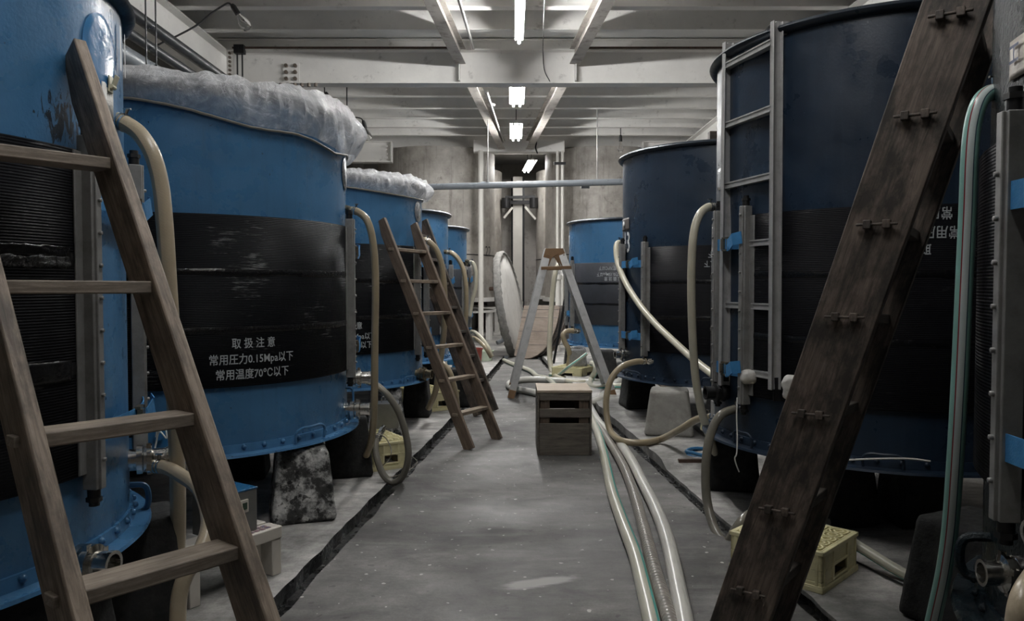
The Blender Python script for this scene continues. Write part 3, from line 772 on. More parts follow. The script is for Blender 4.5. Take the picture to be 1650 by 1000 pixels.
# round film patch, painted figure, paper tag and clip on the nearest blue tank
def disc(T, px, py, rad, mat, name, dr=.004, squash=1.0, par=None):
    p, a = hit(T, px, py, T.R); mb = MB(); n = 48; o = 0
    mb.v.append(on(T, a, T.R+dr, p.z))
    for i in range(n):
        t = 2*PI*i/n; mb.v.append(on(T, a+rad*squash*math.cos(t)/T.R, T.R+dr, p.z+rad*math.sin(t)))
    rings = 1
    mb.f = [(0, 1+i, 1+(i+1) % n) for i in range(n)]
    ob = mb.build(name, mat, par or T.root); s = ob.modifiers.new('thickness', 'SOLIDIFY'); s.thickness = .003; s.offset = 1
    return ob
M_FILMPATCH = surf('glossy_blue_film', S(60, 118, 168), .16, 0, .1, 6, bmp=.3, bs=12)
M_SILVER = surf('silver_disc', S(190, 192, 196), .3, .7, .1, 6)
def bigdisc(T, ac, zc, rad, mat, name):
    mb = MB(); n, m = 48, 8
    for j in range(m+1):
        for i in range(n):
            t = 2*PI*i/n; q = rad*j/m
            mb.v.append(on(T, ac+q*math.cos(t)/T.R, T.R+.003+.004*(j < m), zc+q*math.sin(t)))
    for j in range(m):
        for i in range(n): mb.f.append((j*n+i, (j+1)*n+i, (j+1)*n+(i+1) % n, j*n+(i+1) % n))
    return mb.build(name, mat, T.root)
p, a = hit(L1g, 124, 62); dR = .13
bigdisc(L1, a+.155, p.z, .135, M_FILMPATCH, 'film_patch')['label'] = 'round glossy film patch'
tank_mb_text(L1, [('11', Z(L1g, 195, 86), .24)], A(L1g, 198)+.02, L1.R+.012, sx=.9).build('number', M_WHITEPAINT, L1.root, smooth=False)
disc(L2, 555, 280, .11, M_SILVER, 'name_plate')
disc(L3, 673, 341, .10, M_SILVER, 'name_plate')
tank_mb_text(L4, [('12', Z(L4g, 722, 374), .16)], A(L4g, 722)-.02, L4.R+.004).build('number', M_WHITEPAINT, L4.root, smooth=False)
tank_mb_text(R2, [('13', Z(R2g, 1012, 389), .29)], A(R2g, 1012.5)-.052, R2.R+.004, sx=.72).build('number', M_WHITEPAINT, R2.root, smooth=False)
M_PLATE = surf('grey_plate', S(104, 98, 94), .5, .2, .1, 8)
pl = patch(R2, A(R2g, 1003.3), A(R2g, 1014), Z(R2g, 1008, 371), Z(R2g, 1008, 352), M_PLATE, 'name_plate', R2.root, rag=0)
disc(R2, 1007, 362, .035, M_WHITEPAINT, 'badge', .012, par=R2.root)
patch(R1, A(R1g, 1156.5), A(R1g, 1164), Z(R1g, 1160, 306), Z(R1g, 1160, 272), M_SILVER, 'name_plate', R1.root, rag=0)
patch(R3, A(R3g, 917.2), A(R3g, 918), Z(R3g, 917, 398), Z(R3g, 917, 380), M_WHITEPAINT, 'number', R3.root, rag=0)
M_PLATE2 = surf('riveted_plate', S(160, 152, 142), .4, .2, .12, 8, bmp=.1)
M_BLUEINK = surf('blue_paint_mark', S(46, 62, 100), .5)
pl = patch(R0, A(R0g, 1623), A(R0g, 1700), Z(R0g, 1640, 126), Z(R0g, 1640, 62), M_PLATE2, 'name_plate', R0.root, rag=0)
vertical_text(R0, 'H', A(R0g, 1641), Z(R0g, 1641, 86), .08, R0.R+.012, M_BLUEINK, R0.root)
mb = MB(); aa, zz = A(R0g, 1649), Z(R0g, 1649, 172)
mb.cyl(on(R0, aa, 1.0, zz), on(R0, aa, 1.03, zz), .05, n=24); mb.build('gauge', M_PAPER, R0.root)

# nozzles, handles, caps
p, a = hit(L1g, 150, 885); nozzle(L1, a-.12, p.z, 'open steel nozzle', s=1.0)
p, a = hit(L1g, 201, 752); nozzle(L1, a+.12, p.z, s=.95)
ob = MB(); c = on(L1, a+.32, L1.R+.13, p.z+.05); dd = Vector((.35, -.9, .1)).normalized()
ob.cyl(c, c+dd*.012, .075, n=28); ob.cyl(c+dd*.012, c+dd*.03, .02, n=12); dust = ob.build('dust_cap', M_BLUEP, L1.root)
mb = MB(); P = [c+Vector((0, -.03, .0)), c+Vector((.02, -.05, .05)), c+Vector((.05, -.06, .06)), c+Vector((.06, -.06, .0)), c+Vector((.03, -.06, .03)), c+Vector((.01, -.05, -.02)), c+Vector((0, -.06, -.09))]
mb.tube(catmull(P, 6), .0035, 6); mb.build('cord', M_PAPER, dust)
p, a = hit(L1g, 217, 805); handle(L1, a+.02, 0, p.z-.06, .07, .012, True)
p, a = hit(L2g, 552, 664); nozzle(L2, a+.12, p.z)
p, a = hit(L2g, 556, 612); nozzle(L2, a+.12, p.z)
handle(L2, A(L2g, 474, r=.05), A(L2g, 520, r=.05), .47, .085, .008)
p, a = hit(L2g, 551, 648); handle(L2, a+.12, 0, p.z-.04, .05, .008, True)
handle(L3, A(L3g, 650, r=.05), A(L3g, 666, r=.05), .47, .06, .007)
p, a = hit(L3g, 671, 602); nozzle(L3, a, p.z, 'dull dark nozzle', mat=M_BRASS)
p, a = hit(R1g, 1172, 632); nozzle(R1, a, p.z, 'black capped nozzle', mat=M_BLACK, s=.9)
handle(R1, A(R1g, 1186, r=.05), A(R1g, 1214, r=.05), .47, .075, .007)
handle(R1, A(R1g, 1395, r=.05), A(R1g, 1460, r=.05), .47, .07, .007)
handle(R2, A(R2g, 1008, r=.05), A(R2g, 1033, r=.05), .47, .07, .007)
handle(R2, A(R2g, 1132, r=.05), A(R2g, 1158, r=.05), .47, .07, .007)
handle(R3, A(R3g, 988, r=.05), A(R3g, 998, r=.05), .47, .06, .007)
p, a = hit(R2g, 1010, 570); nozzle(R2, a+.04, p.z, s=.9)
p, a = hit(R0g, 1656, 925); nozzle(R0, a, p.z, 'open steel nozzle', s=.72)
p, a = hit(R0g, 1735, 858); nozzle(R0, a, p.z, s=.72)
p, a = hit(R0g, 1592, 895); handle(R0, a+.02, 0, p.z-.06, .075, .014, True)
mb = MB(); mb.tube(catmull([on(R1, A(R1g, px, r=.075), R1.R+.07, Z(R1g, px, y, .07)) for px, y in ((1335, 742), (1370, 741), (1420, 739), (1470, 739), (1505, 743))], 6), .005, 6); mb.build('cable', M_PAPER, R1.root)
tg = thing('paper_tag', 'blank white paper tag clipped to the nearest blue tank beside the ladder top', 'tag', tuple(hit(L1g, 172, 190, L1.R+.008)[0]))
a = A(L1g, 172)+.02; rel = lambda v: Vector((v.x+L1.cx, v.y+L1.cy, v.z))-tg.location
zt_, zl_ = Z(L1g, 172, 138), Z(L1g, 172, 196)
mb = MB(); n = 8
for i in range(n+1):
    for z in (zl_, zt_): mb.v.append(rel(on(L1, a+(i/n-.5)*.11, L1.R+.010+.004*math.sin(i*1.3), z)))
mb.f = [(2*i, 2*i+2, 2*i+3, 2*i+1) for i in range(n)]
o = mb.build('sheet', M_PAPER, tg); o.modifiers.new('thickness', 'SOLIDIFY').thickness = .001
mb = MB(); Mx = Matrix.Translation(rel(on(L1, a+.01, L1.R+.022, zt_+.005))) @ Matrix.Rotation(a, 4, 'Z')
mb.box((-.008, 0, .0), (.006, .035, .06), Mx); mb.box((.004, 0, .01), (.006, .035, .05), Mx @ Matrix.Rotation(.35, 4, 'Y')); mb.cyl(Mx @ Vector((0, -.018, -.01)), Mx @ Vector((0, .018, -.01)), .008, n=10)
mb.build('clip', M_CLIP, tg, bevel=.002)

# ------------------------------------------------------------------ clear plastic covers
def film(T, zr, hem, hump, label, seed):
    """crumpled film over the tank mouth: hem(a) gives the hem height round the tank"""
    mb = MB(); nA, nP = 380, 64; Rr = T.R+.062
    for i in range(nA):
        a = 2*PI*i/nA
        for j in range(nP+1):
            t = j/nP
            if t < .55:
                r = Rr*(t/.55); z = zr+.035+hump(a, r/Rr)
                r_ = r
            else:
                u = (t-.55)/.45; z = zr+.035+(hem(a)-zr-.035)*u; r_ = Rr+.012*math.sin(PI*u)
            w = min(1, max(0, (r/Rr if t < .55 else 1)))
            p = Vector((r_*math.cos(a), r_*math.sin(a), z))
            q = Vector((math.cos(a)*4, math.sin(a)*4, z*2.2+t*.8))+Vector((seed, 0, seed))
            def crum(k): 
                dd = noise.voronoi(q*k)[0]; return min(dd[1]-dd[0], .6)
            fold = noise.noise(q*1.3)*.7+(.35-crum(1.5))*1.1+(.3-crum(3.1))*.7+(.25-crum(6.5))*.28
            if t < .55: p.z += fold*.035*w
            else:
                f = (.010+.050*math.sin(PI*min(1, u)))*fold
                p += Vector((math.cos(a), math.sin(a), 0))*max(-.010, f+.022*math.sin(PI*u)); p.z += fold*.014*(1-u)
            mb.v.append(p+Vector((T.cx, T.cy, 0)))
    for i in range(nA):
        k = (i+1) % nA
        for j in range(nP): mb.f.append((i*(nP+1)+j, k*(nP+1)+j, k*(nP+1)+j+1, i*(nP+1)+j+1))
    root = thing('plastic_sheet', label, 'plastic sheet', (T.cx, T.cy, zr))
    o = mb.build('film', M_FILM, root, sharp=.9); o.location = -Vector((T.cx, T.cy, zr))
    hm = MB(); n = 150
    P = [Vector(((T.R+.012)*math.cos(2*PI*i/n), (T.R+.012)*math.sin(2*PI*i/n), hem(2*PI*i/n)-zr+.004*noise.noise(Vector((i*.7, seed, 0))))) for i in range(n+1)]
    hm.tube(P, .008, 6, caps=False); hm.build('tied_hem', M_FILM_EDGE, root)
def hem2(a):
    d = math.degrees(a); d = d-360 if d > 180 else d
    # heights measured at the visible side
    pts = [(-180, 2.40), (-95, 2.42), (-70, 2.33), (-45, 2.28), (-10, 2.24), (40, 2.28), (180, 2.40)]
    return lerp(pts, d)+.012*math.sin(a*9)
film(L2, 2.47, hem2, lambda a, q: .16*math.exp(-((math.cos(a)*q*1.03-(-.30))**2+(math.sin(a)*q*1.03+.75)**2)/.10)+.05*math.exp(-((math.cos(a)*q-.75)**2+(math.sin(a)*q+.3)**2)/.2), 'crumpled clear plastic sheet tied over the larger lettered blue tank', 3.3)
film(L3, 2.36, lambda a: 2.27+.015*math.sin(a*3)-.03*math.cos(a), lambda a, q: .02+.03*math.exp(-((math.cos(a)*q+.1)**2+(math.sin(a)*q+.7)**2)/.2), 'crumpled clear plastic sheet over the third blue tank behind the brown ladder', 9.1)

# ------------------------------------------------------------------ concrete blocks under the tanks
BG = 'concrete blocks under the tanks'
def block(px, py, label, mat, wb=.37, h=.44, rzd=0.0, taper=.24, dz=0.0, seed=1, d=None, back=.17):
    """px, py: middle of the block's front foot in the photo"""
    f = FL(px, py, dz); dirv = Vector((f.x, f.y, 0)).normalized(); c = f+dirv*back
    mb = MB(); mb.rbox((0, 0, h/2), (wb, d or wb, h), .03, 14, taper, .0035, seed)
    o = mb.build('concrete_block', mat, sharp=1.2); o.location = (c.x, c.y, dz); o.rotation_euler = (0, 0, math.radians(rzd))
    return tag(o, label, 'concrete block', BG)
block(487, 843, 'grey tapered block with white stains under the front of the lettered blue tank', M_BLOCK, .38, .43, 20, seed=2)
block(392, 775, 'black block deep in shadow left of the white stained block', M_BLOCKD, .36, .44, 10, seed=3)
block(560, 768, 'black block right of the white stained block, under the lettered blue tank', M_BLOCKD, .36, .44, 15, seed=4, back=.12)
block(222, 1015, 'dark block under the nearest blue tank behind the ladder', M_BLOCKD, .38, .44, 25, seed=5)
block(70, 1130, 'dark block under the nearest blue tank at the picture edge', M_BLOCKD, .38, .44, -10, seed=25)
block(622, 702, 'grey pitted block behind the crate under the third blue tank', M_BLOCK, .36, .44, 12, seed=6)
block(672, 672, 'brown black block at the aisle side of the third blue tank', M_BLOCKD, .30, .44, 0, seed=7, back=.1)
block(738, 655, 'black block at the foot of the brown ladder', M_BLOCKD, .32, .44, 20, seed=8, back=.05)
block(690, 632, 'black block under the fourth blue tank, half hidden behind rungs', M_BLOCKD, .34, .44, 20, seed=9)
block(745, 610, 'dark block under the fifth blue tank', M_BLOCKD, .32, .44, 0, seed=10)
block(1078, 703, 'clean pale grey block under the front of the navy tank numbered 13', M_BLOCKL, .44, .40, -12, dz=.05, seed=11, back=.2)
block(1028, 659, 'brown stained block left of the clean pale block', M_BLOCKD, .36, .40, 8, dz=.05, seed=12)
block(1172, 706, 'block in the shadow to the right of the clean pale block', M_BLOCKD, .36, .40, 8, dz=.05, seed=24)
block(1178, 792, 'dark block under the left side of the ladder hung navy tank', M_BLOCKD, .38, .44, -14, seed=13)
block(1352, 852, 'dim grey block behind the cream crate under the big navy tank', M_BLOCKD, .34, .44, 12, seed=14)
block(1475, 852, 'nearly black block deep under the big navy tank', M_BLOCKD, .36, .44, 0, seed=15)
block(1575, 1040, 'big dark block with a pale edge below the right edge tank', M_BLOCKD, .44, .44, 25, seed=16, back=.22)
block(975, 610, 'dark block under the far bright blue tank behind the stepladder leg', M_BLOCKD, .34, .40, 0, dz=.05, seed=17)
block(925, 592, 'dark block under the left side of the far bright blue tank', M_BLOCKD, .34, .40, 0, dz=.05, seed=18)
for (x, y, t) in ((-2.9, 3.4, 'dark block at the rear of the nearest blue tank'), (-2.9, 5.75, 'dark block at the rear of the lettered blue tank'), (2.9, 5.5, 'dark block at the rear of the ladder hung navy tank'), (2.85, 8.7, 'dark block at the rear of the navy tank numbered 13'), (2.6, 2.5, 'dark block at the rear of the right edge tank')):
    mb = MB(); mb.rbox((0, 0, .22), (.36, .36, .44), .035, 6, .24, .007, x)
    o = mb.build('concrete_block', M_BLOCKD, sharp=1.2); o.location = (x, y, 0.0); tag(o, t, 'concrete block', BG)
for px, py, w, t in ((455, 716, .26, 'thin wooden shim on top of the white stained block'), (1083, 623, .2, 'thin wooden shim on top of the clean pale block')):
    p = FL(px, py, .44); mb = MB(); mb.box((0, 0, .004), (w, .2, .012)); o = mb.build('wood_shim', M_LID); o.location = (p.x, p.y+.12, .437); tag(o, t, 'shim')

# ------------------------------------------------------------------ ladders
def ladder_frame(foot, rdir, top):
    """foot, top: axis points of the rail the frame sits on; rdir: horizontal rung direction"""
    z = (top-foot).normalized(); x = (rdir-z*rdir.dot(z)).normalized(); y = z.cross(x)
    M = Matrix((x, y, z)).transposed().to_4x4(); M.translation = foot
    return M, (top-foot).length
def wooden_ladder(label, M, L, W, rung_z, mats, dep=.10, th=.036, rung=(.085, .032), tenon=False, bow=None, cut=.0, group='wooden ladders'):
    r = thing('wooden_ladder', label, 'ladder', group=group); r.matrix_world = M
    for x in (0, W):
        mb = MB(); n = 16
        for i in range(n+1):
            z = L*i/n; k = 1.0
            top = max(0, (z-(L-.16))/.16) if L-.16 < z else 0
            f = dep/2*(1-.0*top)
            back = dep/2*(1-.55*top**1.3)
            wob = noise.noise(Vector((z*1.3, x*5, L)))*.004
            for sx in (-1, 1): mb.v += [Vector((x+sx*th/2+wob, -f, z)), Vector((x+sx*th/2+wob, back, z))]
        q = 4
        for i in range(n):
            o = i*q
            for a_, b_ in ((0, 1), (1, 3), (3, 2), (2, 0)): mb.f.append((o+a_, o+b_, o+q+b_, o+q+a_))
        mb.f += [(0, 2, 3, 1), (n*q, n*q+1, n*q+3, n*q+2)]
        mb.build('rail', mats[0], r, bevel=.005)
    for z in rung_z:
        mb = MB(); mb.box((W/2, 0.0, 0), (W-.0, rung[0], rung[1]))
        o = mb.build('rung', mats[1], r, bevel=.004); o.location = (0, 0, z)
        # treads stay level although the ladder leans
        lean = math.acos(max(-1, min(1, M.to_3x3().col[2].z)))
        up = M.to_3x3().inverted() @ Vector((0, 0, 1)); o.rotation_euler = (math.atan2(-up.y, up.z)*.0 + (math.atan2(up.y, up.z)*-1), 0, 0)
        if tenon:
            mb = MB()
            for dx in (-.03, .03): mb.box((-th/2-.012, dx, 0), (.024, .026, .03))
            mb.bar((-th/2-.016, -.065, .0), (-th/2-.016, .065, .0), .009, .012, (1, 0, 0))
            t = mb.build('wedged_tenon', mats[0], o, bevel=.003)
        elif tenon is None:
            mb = MB(); mb.box((-th/2-.004, 0, 0), (.016, .05, .026)); mb.build('tenon', mats[1], o, bevel=.003)
    return r
# near left ladder leaning on the nearest blue tank (frame on its right rail, rungs run towards -x)
PT, PB = AT(117, 86, 2.60), AT(378, 884, 2.0)
d = (PB-PT); foot = PT+d*(PT.z/(PT.z-PB.z))
M, L = ladder_frame(foot, Vector((.62, .78, 0)), PT)
M2 = M @ Matrix.Translation((-.412, 0, 0))
def rung_pos(M, L, pys, pxs):
    out = []
    for px, py in zip(pxs, pys):
        best = min((((Vector(ppx(M @ Vector((0, 0, L*i/400))))-Vector((px, py))).length, L*i/400) for i in range(401)), key=lambda q: q[0]); out.append(best[1])
    return out
def ppx(P):
    v = Vector(P)-Vector((0, 0, EYE)); y = v.y*CP-v.z*SP; z = v.y*SP+v.z*CP
    return (825+FPX*v.x/y, 500-FPX*z/y)
rz_ = rung_pos(M, L, (268, 464, 672, 884), (172, 240, 306, 376))
lad = wooden_ladder('large weathered wooden ladder leaning on the nearest blue tank', M2, L, .412, rz_, (M_WOODL, M_WOODLX), .135, .04, (.10, .036), tenon=None)
# brown ladder on the third tank (frame on the left rail)
PF = FL(757, 724); foot = PF; PT = AT(614, 354, 6.995)
M, L = ladder_frame(foot, Vector((.45, .89, 0)), PT)
rz_ = rung_pos(M, L, (399, 450, 502, 556, 609, 664), (638, 659, 680, 702, 724, 746))
wooden_ladder('brown wooden ladder leaning on the third blue tank under its plastic cover', M, L, .50, rz_, (M_WOODM, M_WOODMX), .10, .036, (.085, .03), tenon=None)
PF = FL(795, 662); PT = AT(681, 356, 8.97)
M, L = ladder_frame(PF, Vector((.35, .94, 0)), PT); M = M @ Matrix.Translation((-.38, 0, 0))
wooden_ladder('black wooden ladder just behind the brown ladder', M, L, .38, [L*.16+k*.29 for k in range(7)], (M_WOODD, M_WOODDX), .13, .036, (.085, .03))
# blackened ladder on the right
f2 = FL(1230, 995); f1 = f2-Vector((.58, .81, 0))*.42; PT = AT(1545, -6, 2.56)
M, L = ladder_frame(f1, Vector((.58, .81, 0)), PT)
rz_ = rung_pos(M, L, (945, 815, 662, 505, 358, 185, 25), (1197, 1240, 1300, 1350, 1405, 1465, 1530))
wooden_ladder('blackened wooden ladder with wedged tenons crossing the big navy tank', M, L+.25, .42, rz_, (M_WOODD, M_WOODDX), .20, .045, (.15, .036), tenon=True)
# aluminium ladder hooked on the navy tank
ml = thing('metal_ladder', 'aluminium ladder hooked over the rim of the big navy tank', 'ladder', tuple(AT(1205, 625, 4.5)))
q0 = ml.location.copy()
lt, rt = AT(1172, 70, 4.73)-q0, AT(1250, 36, 4.27)-q0
lb_, rb_ = AT(1165, 620, 4.70)-q0, AT(1246, 627, 4.25)-q0
hx = (rt-lt); hx.z = 0; hx.normalize(); nrm = Vector((-hx.y, hx.x, 0))      # towards the tank
if nrm.x < 0: nrm = -nrm
for a_, b_ in ((lt, lb_), (rt, rb_)):
    mb = MB(); mb.bar(a_, b_, .012, .062, nrm); 
    for sgn in (-1, 1): mb.bar(a_+nrm*sgn*.028+hx*.012, b_+nrm*sgn*.028+hx*.012, .03, .006, nrm)
    mb.build('rail', M_ALU, ml, bevel=.0015)
for i, (y1, y2) in enumerate(((97, 71), (193, 177), (294, 281), (392, 385), (490, 487), (592, 597))):
    a_ = AT(1172, y1, 4.72)-q0; b_ = AT(1246, y2, 4.26)-q0
    zz = (a_.z+b_.z)/2; a_.z = b_.z = zz
    mb = MB(); mb.bar(a_, b_, .045, .008); mb.bar(a_+Vector((0,0,-.014)), b_+Vector((0,0,-.014)), .034, .026); mb.bar(a_+Vector((0,0,-.028)), b_+Vector((0,0,-.028)), .045, .008)
    mb.build('rung', M_ALU, ml)
for a_ in (lt, rt):
    mb = MB(); mb.bar(a_+Vector((0,0,-.03)), a_+nrm*.30+hx*.05+Vector((0,0,-.03)), .008, .07); mb.bar(a_+nrm*.29+hx*.05+Vector((0,0,-.03)), a_+nrm*.29+hx*.05+Vector((0,0,-.14)), .03, .01, nrm)
    for k in range(3):
        for j in range(2): mb.cyl(a_+nrm*(.02+k*.03)+hx*-.004+Vector((0,0,-.035-j*.03)), a_+nrm*(.02+k*.03)+hx*-.01+Vector((0,0,-.035-j*.03)), .006, n=6)
    hk = mb.build('rim_hook', M_ALU, ml)
    mb = MB(); mb.bar(a_+nrm*.10+Vector((0,0,-.1)), a_+nrm*.17+Vector((0,0,-.1)), .04, .03); mb.build('rubber_pad', M_GREENP, hk)
mb = MB(); mb.bar(rb_+Vector((0,0,.0))+nrm*.0, rb_+nrm*.12+hx*.02, .01, .13); mb.build('foot_plate', M_DKMETAL, ml)
mb = MB(); mb.bar(lb_+Vector((0,0,.05)), lb_+nrm*.16+Vector((0,0,.05)), .05, .05); mb.cyl(lb_+nrm*.08+Vector((0,0,.05)), rb_+nrm*.08+Vector((0,0,.04)), .009, n=8); mb.build('stay_bar', M_DKMETAL, ml)
for px, py, yy, t in ((1207, 607, 4.43, 'white rag wrapped round the left foot of the metal ladder'), (1276, 618, 4.06, 'white rag wrapped round the right foot of the metal ladder')):
    c = AT(px, py, yy); mb = MB()
    mb.rbox((0, 0, 0), (.10, .09, .085), .035, 8, .1, .012, px)
    if px > 1250: mb.rbox((.0, .0, -.045), (.075, .05, .09), .02, 6, -.3, .012, 3)
    o = mb.build('rag', M_CLOTH, sharp=2); o.location = c; tag(o, t, 'rag')

# stepladder in the aisle
sp = thing('step_ladder', 'aluminium A-frame stepladder standing open beyond the wooden crate', 'stepladder', (.62, 9.9, 0))
s0 = sp.location.copy(); hy = .36
hinge_z = 1.84
def sl_pt(sx, fb, t): # t 0 foot .. 1 hinge
    foot = Vector((.62+sx*.635, 9.85+fb*hy, 0)); top = Vector((.53+sx*.075, 9.9+fb*.16, hinge_z)); return foot.lerp(top, t)-s0
for sx in (-1, 1):
    for fb in (-1, 1):
        mb = MB(); mb.bar(sl_pt(sx, fb, .02), sl_pt(sx, fb, 1), .09, .03, (0, 1, 0)); lg = mb.build('leg', M_ALU, sp, bevel=.004)
        mb = MB(); mb.bar(sl_pt(sx, fb, 0), sl_pt(sx, fb, .055), .085, .04, (0, 1, 0)); mb.build('foot', M_BROWNCAST, lg, bevel=.004)
    for t in (.17, .34, .51, .68, .84):
        mb = MB(); mb.bar(sl_pt(sx, -1, t), sl_pt(sx, 1, t), .05, .03); mb.build('step', M_ALU, sp, bevel=.003)
for fb in (-1, 1):
    for sx in (-1, 1):
        mb = MB(); a_ = sl_pt(sx, fb, .87); b_ = sl_pt(sx, fb, 1.0); c_ = Vector((.53-.62, b_.y, hinge_z-.03))
        e = Vector((0, -.022*1, 0)) if fb < 0 else Vector((0, .022, 0))
        P = [a_+Vector((-.045, 0, 0)), a_+Vector((.045, 0, 0)), b_+Vector((.05 if sx > 0 else .07, 0, .01)), b_+Vector((-.07 if sx > 0 else -.05, 0, .01))]
        P2 = [(p.x, p.z) for p in P]
        if sx > 0: P2 = [(a_.x-.05, a_.z), (a_.x+.045, a_.z), (b_.x+.035, b_.z+.01), (b_.x-.10, b_.z+.01), (b_.x-.13, b_.z-.05), (b_.x-.05, b_.z-.10)]
        else: P2 = [(a_.x-.045, a_.z), (a_.x+.05, a_.z), (b_.x+.05, b_.z-.10), (b_.x+.13, b_.z-.05), (b_.x+.10, b_.z+.01), (b_.x-.035, b_.z+.01)]
        yv = b_.y+e.y+(.006 if sx > 0 else 0)
        Mx = Matrix(((1, 0, 0, 0), (0, 0, 1, yv), (0, 1, 0, 0), (0, 0, 0, 1)))
        mb.prism(P2, -.008, .008, Mx)
        for u, w in ((.25, .3), (.25, .7), (.6, .8)): 
            cc = a_.lerp(b_, u+.1); mb.cyl((cc.x+(w-.5)*.06, yv-.012, cc.z), (cc.x+(w-.5)*.06, yv+.012, cc.z), .009, n=8)
        mb.build('hinge_bracket', M_BROWNCAST, sp, bevel=.002)
mb = MB(); mb.bar((.36-.62, -.27, 1.60), (.735-.62, -.27, 1.61), .03, .04); mb.bar((.36-.62, .22, 1.60), (.735-.62, .22, 1.61), .03, .04); mb.build('spreader', M_BROWNCAST, sp, bevel=.004)

# ------------------------------------------------------------------ wooden crate
cr = thing('wooden_crate', 'slatted grey wooden crate standing on end in the middle of the aisle', 'crate', (.43, 6.32, 0))
W, D, Hc = .43, .44, .535
def pboard(c, d, name='plank', mat=M_CRATEW): mb = MB(); mb.box(c, d); return mb.build(name, mat, cr, bevel=.003)
pboard((0, 0, .132), (W-.02, .018, .262)); pboard((0, 0, .3475), (W-.02, .018, .072)); pboard((0, 0, .487), (W-.02, .018, .07))
pboard((0, D, .135), (W-.02, .018, .265)); pboard((0, D, .355), (W-.02, .018, .075)); pboard((0, D, .475), (W-.02, .018, .085))
MW = wood('grey_crate_side', S(66, 61, 55), S(128, 120, 110), 'y', 6)
for sx in (-1, 1):
    pboard((sx*(W/2-.0), D/2, .26), (.016, D+.02, .52), 'side_board', MW)
    for yy in (.03, D-.03): pboard((sx*(W/2-.055), yy, .26), (.08, .03, .52), 'corner_post', M_WOODM)
pboard((0, D/2, Hc-.009), (W+.02, D+.03, .02), 'lid', M_CRATET)
pboard((0, D/2, .01), (W-.02, D-.02, .018), 'bottom', M_CRATEW)

# ------------------------------------------------------------------ plastic crates (upturned bottle crates)
def crate(c, ang, w, d, h, label):
    r = thing('plastic_crate', label, 'crate', (c.x, c.y, c.z), ang, 'cream plastic bottle crates')
    mb = MB(); t = .012
    for (ax, ln, off) in (('x', w, -d/2), ('x', w, d/2), ('y', d, -w/2), ('y', d, w/2)):
        def bx(u, z, lu, lz, th=t, o=0.0):
            s = 1 if off > 0 else -1
            if ax == 'x': mb.box((u, off-s*t/2+s*o, z), (lu, th, lz))
            else: mb.box((off-s*t/2+s*o, u, z), (th, lu, lz))
        hw = ln*.40; hz0, hz1 = h*.25, h*.52
        bx(0, hz0/2, ln, hz0); bx(0, (hz1+h)/2, ln, h-hz1)
        for s in (-1, 1): bx(s*(hw/2+(ln/2-hw/2)/2), (hz0+hz1)/2, ln/2-hw/2, hz1-hz0)
        bx(0, h*.13, ln+.012, .012, t, .006); bx(0, .012, ln+.014, .024, t, .007); bx(0, h-.01, ln+.012, .02, t, .006)
        for s in (-.44, -.2, .2, .44): bx(s*ln, h*.55, .014, h*.86, t, .005)
        bx(0, hz0-.006, hw+.03, .012, t, .006); bx(0, hz1+.006, hw+.03, .012, t, .006)
        for s in (-1, 1): bx(s*(hw/2+.008), (hz0+hz1)/2, .012, hz1-hz0+.02, t, .006)
    mb.build('crate_wall', M_YEL, r, bevel=.003)
    mb = MB(); nx, ny = 5, 4
    for i in range(nx):
        for j in range(ny):
            cx, cy = (i+.5)/nx*(w-.03)-(w-.03)/2, (j+.5)/ny*(d-.03)-(d-.03)/2
            for rr in (.042, .022):
                mb.lathe([(rr-.004, h-.012), (rr+.004, h-.012), (rr+.004, h+.003), (rr-.004, h+.003)], 18, M=Matrix.Translation((cx, cy, 0)), closed=True)
    for i in range(nx+1): mb.box((i/nx*(w-.03)-(w-.03)/2, 0, h-.006), (.006, d-.02, .012))
    for j in range(ny+1): mb.box((0, j/ny*(d-.03)-(d-.03)/2, h-.006), (w-.02, .006, .012))
    mb.box((0, 0, h-.016), (w-.02, d-.02, .004))
    mb.build('ring_grid', M_YEL, r)
    return r
def crate_from(near, right, left, h, label):
    """three foot corners on the floor"""
    ex = right-near; ey = left-near; ang = math.atan2(ex.y, ex.x)
    w, d = ex.length, ey.length
    yv = Vector((-math.sin(ang), math.cos(ang), 0))
    c = near+ex/2+yv*d/2; return crate(c, ang, w, d, h, label)
C1 = crate_from(FL(1325, 957), FL(1380, 918), FL(1168, 922), .19, 'cream bottle crate upturned behind the blackened ladder, with a grey hose against it')
C2 = crate_from(FL(600, 760), FL(660, 752), FL(575, 735), .21, 'cream bottle crate carrying a steel box beside the black block')
C3 = crate_from(FL(690, 664), FL(740, 658), FL(672, 648), .21, 'cream bottle crate with a blue motor behind the brown ladder')
C4 = crate_from(FL(938, 612), FL(962, 605), FL(902, 607), .17, 'cream bottle crate under the bagged box beyond the stepladder')
C5 = crate_from(FL(738, 622), FL(764, 618), FL(730, 612), .17, 'cream bottle crate half hidden between the two far ladders')

